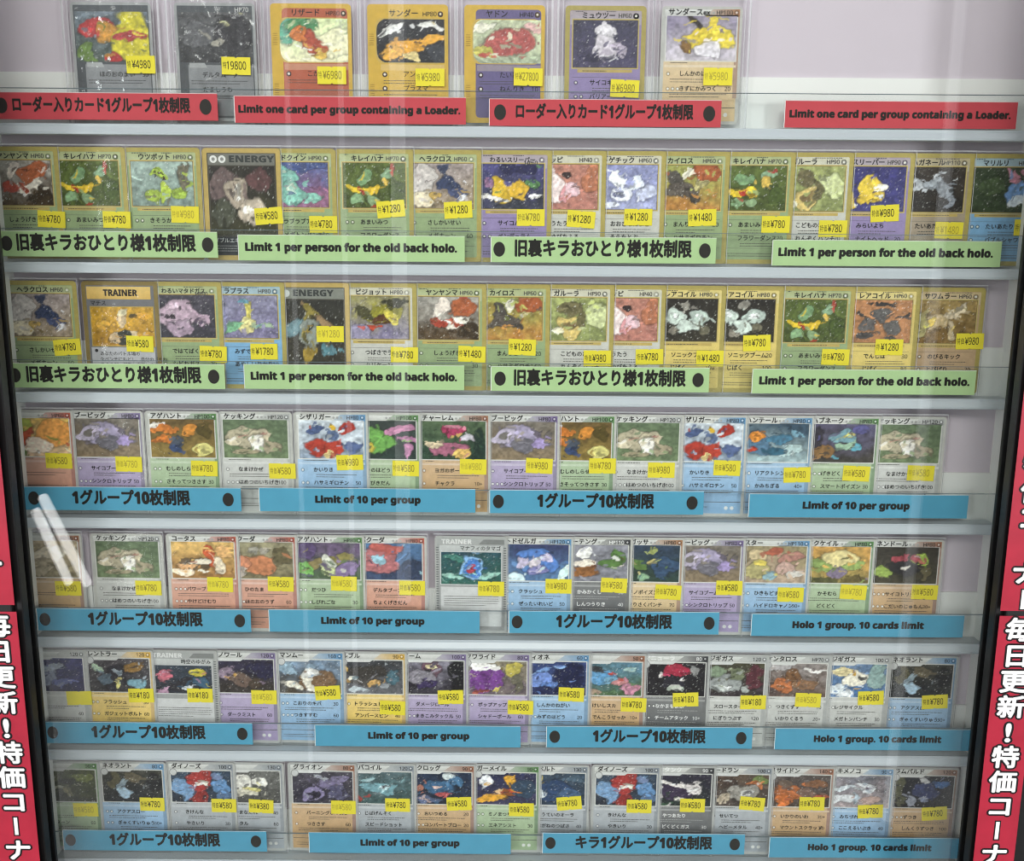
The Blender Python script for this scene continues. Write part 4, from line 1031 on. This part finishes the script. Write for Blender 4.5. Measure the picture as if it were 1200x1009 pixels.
     (691.5, 'dp', 'm', 'king', 'エンペルト', '130', [('こうていのオーラ', ''), ('はがねのつばさ', '40')], '780', 667, 941.5, 6, 0, 'grey card with deep blue picture'),
     (775.5, 'dp', 'm', 'nose', 'ダイノーズ', '100', [('きけんな', ''), ('やきいり', '30')], '580', 749, 945, 0, 0, 'grey card with red on blue picture'),
     (840, 'dp', 'd', 'skunk', 'スカタンク', '90', [('やつあたり', ''), ('どくどくガス', '30')], '580', 811.5, 944, 0, 0, 'black card with white and plum picture'),
     (907.5, 'dp', 'm', 'lava', 'ヒードラン', '100', [('せいてつ', ''), ('ヘビーメタル', '40+')], '780', 881.5, 942, -4, 0, 'grey card with brown and pewter picture'),
     (980, 'dp', 'f', 'rocky', 'ドサイドン', '140', [('いかりのいわ', '30+'), ('マウントスクラップ', '60')], '780', 951.5, 942, 1, 0, 'tan card with orange brown picture'),
     (1050, 'dp', 'w', 'ice', 'ユキメノコ', '90', [('みちづれ', ''), ('ここえるいぶき', '40')], '780', 1020, 951, 3, 0, 'blue card with icy white picture'),
     (1125, 'dp', 'f', 'ram', 'ラムパルド', '120', [('ずつき', ''), ('しんくうずつき', '100')], '780', 1095, 953.5, 5, 0, 'tan card with black and blue picture')],
]
ORD = ['first', 'second', 'third', 'fourth', 'fifth', 'sixth', 'seventh', 'eighth', 'ninth', 'tenth', 'eleventh', 'twelfth', 'thirteenth', 'fourteenth', 'fifteenth', 'sixteenth']
YAW = math.radians(-1.25)
cache = {}
made = []


def sheet(name, mat, parent, x0, z0, x1, z1, d, depth, bow=0.0):
    """clear film: a front sheet wrapped round the sides"""
    m = MB()
    pts = rounded(x0, z0, x1, z1, 0.8, 2)
    m.poly(pts, (1, 1, 1), d)
    n = len(pts)
    b = len(m.v)
    for x, z in pts:
        m.v.append((x, -(d - depth), z))
        m.c.append((1, 1, 1))
    for i in range(n):
        j = (i + 1) % n
        m.f.append((j, i, b + i, b + j))
    nf = len(m.f)
    if bow:
        m.rect(x0 + .3, z1 - bow, x1 - .3, z1 - .1, (1, 1, 1), d + .02)  # whitened strips painted in for the film's edge highlights
        m.rect(x1 - .55, z0 + 1, x1 - .05, z1 - bow, (1, 1, 1), d + .02)
    o = m.build(name, mat, parent)
    if bow:
        o.data.materials.append(M_RIM)
        for k in range(nf, len(m.f)):
            o.data.polygons[k].material_index = 1
    return o


for r_, row in enumerate(C):
    for i, (rx, style, typ, art, name, hp, moves, price, tx, ty, tr, fd, look) in enumerate(row):
        z = BASE[r_]
        p = at(rx, TOPS[r_] + (rx - 600) * 0.0088, CARD_Y - 0.0008)
        lean = 0 if r_ == 0 else YAW
        root = empty('trading_card', (p.x - 0.0315, CARD_Y, z), lean)
        bits = look.split()
        pr = f'price {price}'
        tag(root, f'{look}, {pr}, {ORD[i]} from left, {ROWN[r_]} shelf' if price else f'{look} tag, {ORD[i]} from left, {ROWN[r_]} shelf',
            'trading card', f'trading cards on the {ROWN[r_]} shelf')
        key = (style, typ, art, name, hp, tuple(moves))
        if key in cache:
            for src in cache[key]:
                c = src.copy()
                COL.objects.link(c)
                c.parent = root
        else:
            s, gm, t = make_card(style, typ, art, name, hp, moves, 100 * r_ + i + 5)
            cache[key] = [s.build('card_stock', M_PRINT, root), gm.build('artwork', M_FOIL if style != 'ex' else M_PRINT, root), t.build('lettering', M_PRINT, root)]
        # the price sticker
        q = at(tx, ty, CARD_Y - 0.0012)
        lx, lz = (q.x - root.location.x) * 1000, (q.z - z) * 1000
        m, t = price_tag(price, fd)
        tg = m.build('price_tag', M_PAPER, root, loc=(lx / 1000, -0.00082 if r_ else -0.0021, lz / 1000))
        tg.rotation_euler = (0, math.radians(-tr), 0)
        if price:
            t.build('price_lettering', M_PAPER, tg)
        # its clear cover
        if r_ == 0:
            if style == 'silver':
                sheet('soft_sleeve', M_CRINKLE, root, -32.8, -2.0, 32.8, 92, 0.72, 0.7)  # inner film added to catch glare on these two cards
            sheet('rigid_sleeve', M_LOADER, root, -38, -4, 38, 97, 1.9, 2.6)
            m = MB()
            for x0, x1 in ((-38, -36.4), (-33.6, -33.0), (33.0, 33.6), (36.4, 38)):
                m.rect(x0, -4, x1, 97, (0.86, 0.87, 0.88), 1.6)
            m.rect(-38, -4, 38, -2.6, (0.86, 0.87, 0.88), 1.6)
            m.build('moulded_rim', M_RIM, root)
        else:
            sheet('soft_sleeve', M_SLEEVE, root, -32.6, -2.2, 32.6, 90.4, 0.72, 0.7, 1.3)

# ------------------------------------------------------------------ lit tubes across the aisle and added glowing poles, seen as reflections in the glass
GLASS_Y = -0.070


def mirrored(px, py, Y):
    """where something standing at depth Y behind the viewer must be for its reflection to show at a pixel"""
    d = ROT @ Vector(((px - 600) / F, -(py - 504.5) / F, -1))
    hit = CAM + d * ((GLASS_Y - CAM.y) / d.y)
    d.y = -d.y
    return hit + d * ((Y - hit.y) / d.y)


def tube(name, a, b, rad, mat, parent):
    a, b = Vector(a), Vector(b)
    ax = (b - a).normalized()
    u = ax.orthogonal().normalized()
    w = ax.cross(u)
    n = 14
    v = [tuple(q + (u * math.cos(2 * math.pi * i / n) + w * math.sin(2 * math.pi * i / n)) * rad) for q in (a, b) for i in range(n)]
    f = [(i, (i + 1) % n, n + (i + 1) % n, n + i) for i in range(n)] + [tuple(reversed(range(n))), tuple(range(n, 2 * n))]
    me = bpy.data.meshes.new(name)
    me.from_pydata(v, [], f)
    me.materials.append(mat)
    o = bpy.data.objects.new(name, me)
    COL.objects.link(o)
    o.parent = parent
    return o


M_TUBE = glow('lit_tube', (1.0, 0.99, 0.97), 7)
M_SOFTTUBE = glow('dim_tube', (0.95, 0.98, 1.0), 0.8)
for k, (p0, p1) in enumerate((((50, 583), (102, 684)), ((42, 600), (80, 682)))):
    a, b = mirrored(*p0, -2.6), mirrored(*p1, -2.9 - 0.1 * k)
    r = empty('tube_lamp', (0, 0, 0))
    tag(r, ('brighter' if k == 0 else 'dimmer') + ' slanting white tube lamp mirrored low in the glass', 'lamp', 'tube lamps mirrored in the glass')
    tube('lit_tube', a, b, 0.017, M_TUBE, r)

for px, Y, rad, zlo, look in ((343, -1.7, 0.006, 0.05, 'thin vertical added glowing pole mirrored in the left third of the glass'),
                              (404, -2.2, 0.008, 0.05, 'vertical added glowing pole mirrored just left of the widest one'),
                              (468, -3.0, 0.028, 0.05, 'widest vertical added glowing pole mirrored left of centre'),
                              (1100, -1.5, 0.012, 0.05, 'vertical added glowing pole mirrored near the right post')):
    a = mirrored(px, 300, Y)
    r = empty('streak_pole', (a.x, Y, zlo))  # glowing poles added to make the upright streaks in the glass
    tag(r, look, 'lamp', 'added glowing poles mirrored in the glass')
    solid('pole_foot', [(-0.05, 0.05, -0.05, 0.05, -zlo, 0.0)], M_DARK, r, 0.004)
    tube('lit_tube', (0, 0, 0), (0, 0, 2.35), rad, M_SOFTTUBE, r)
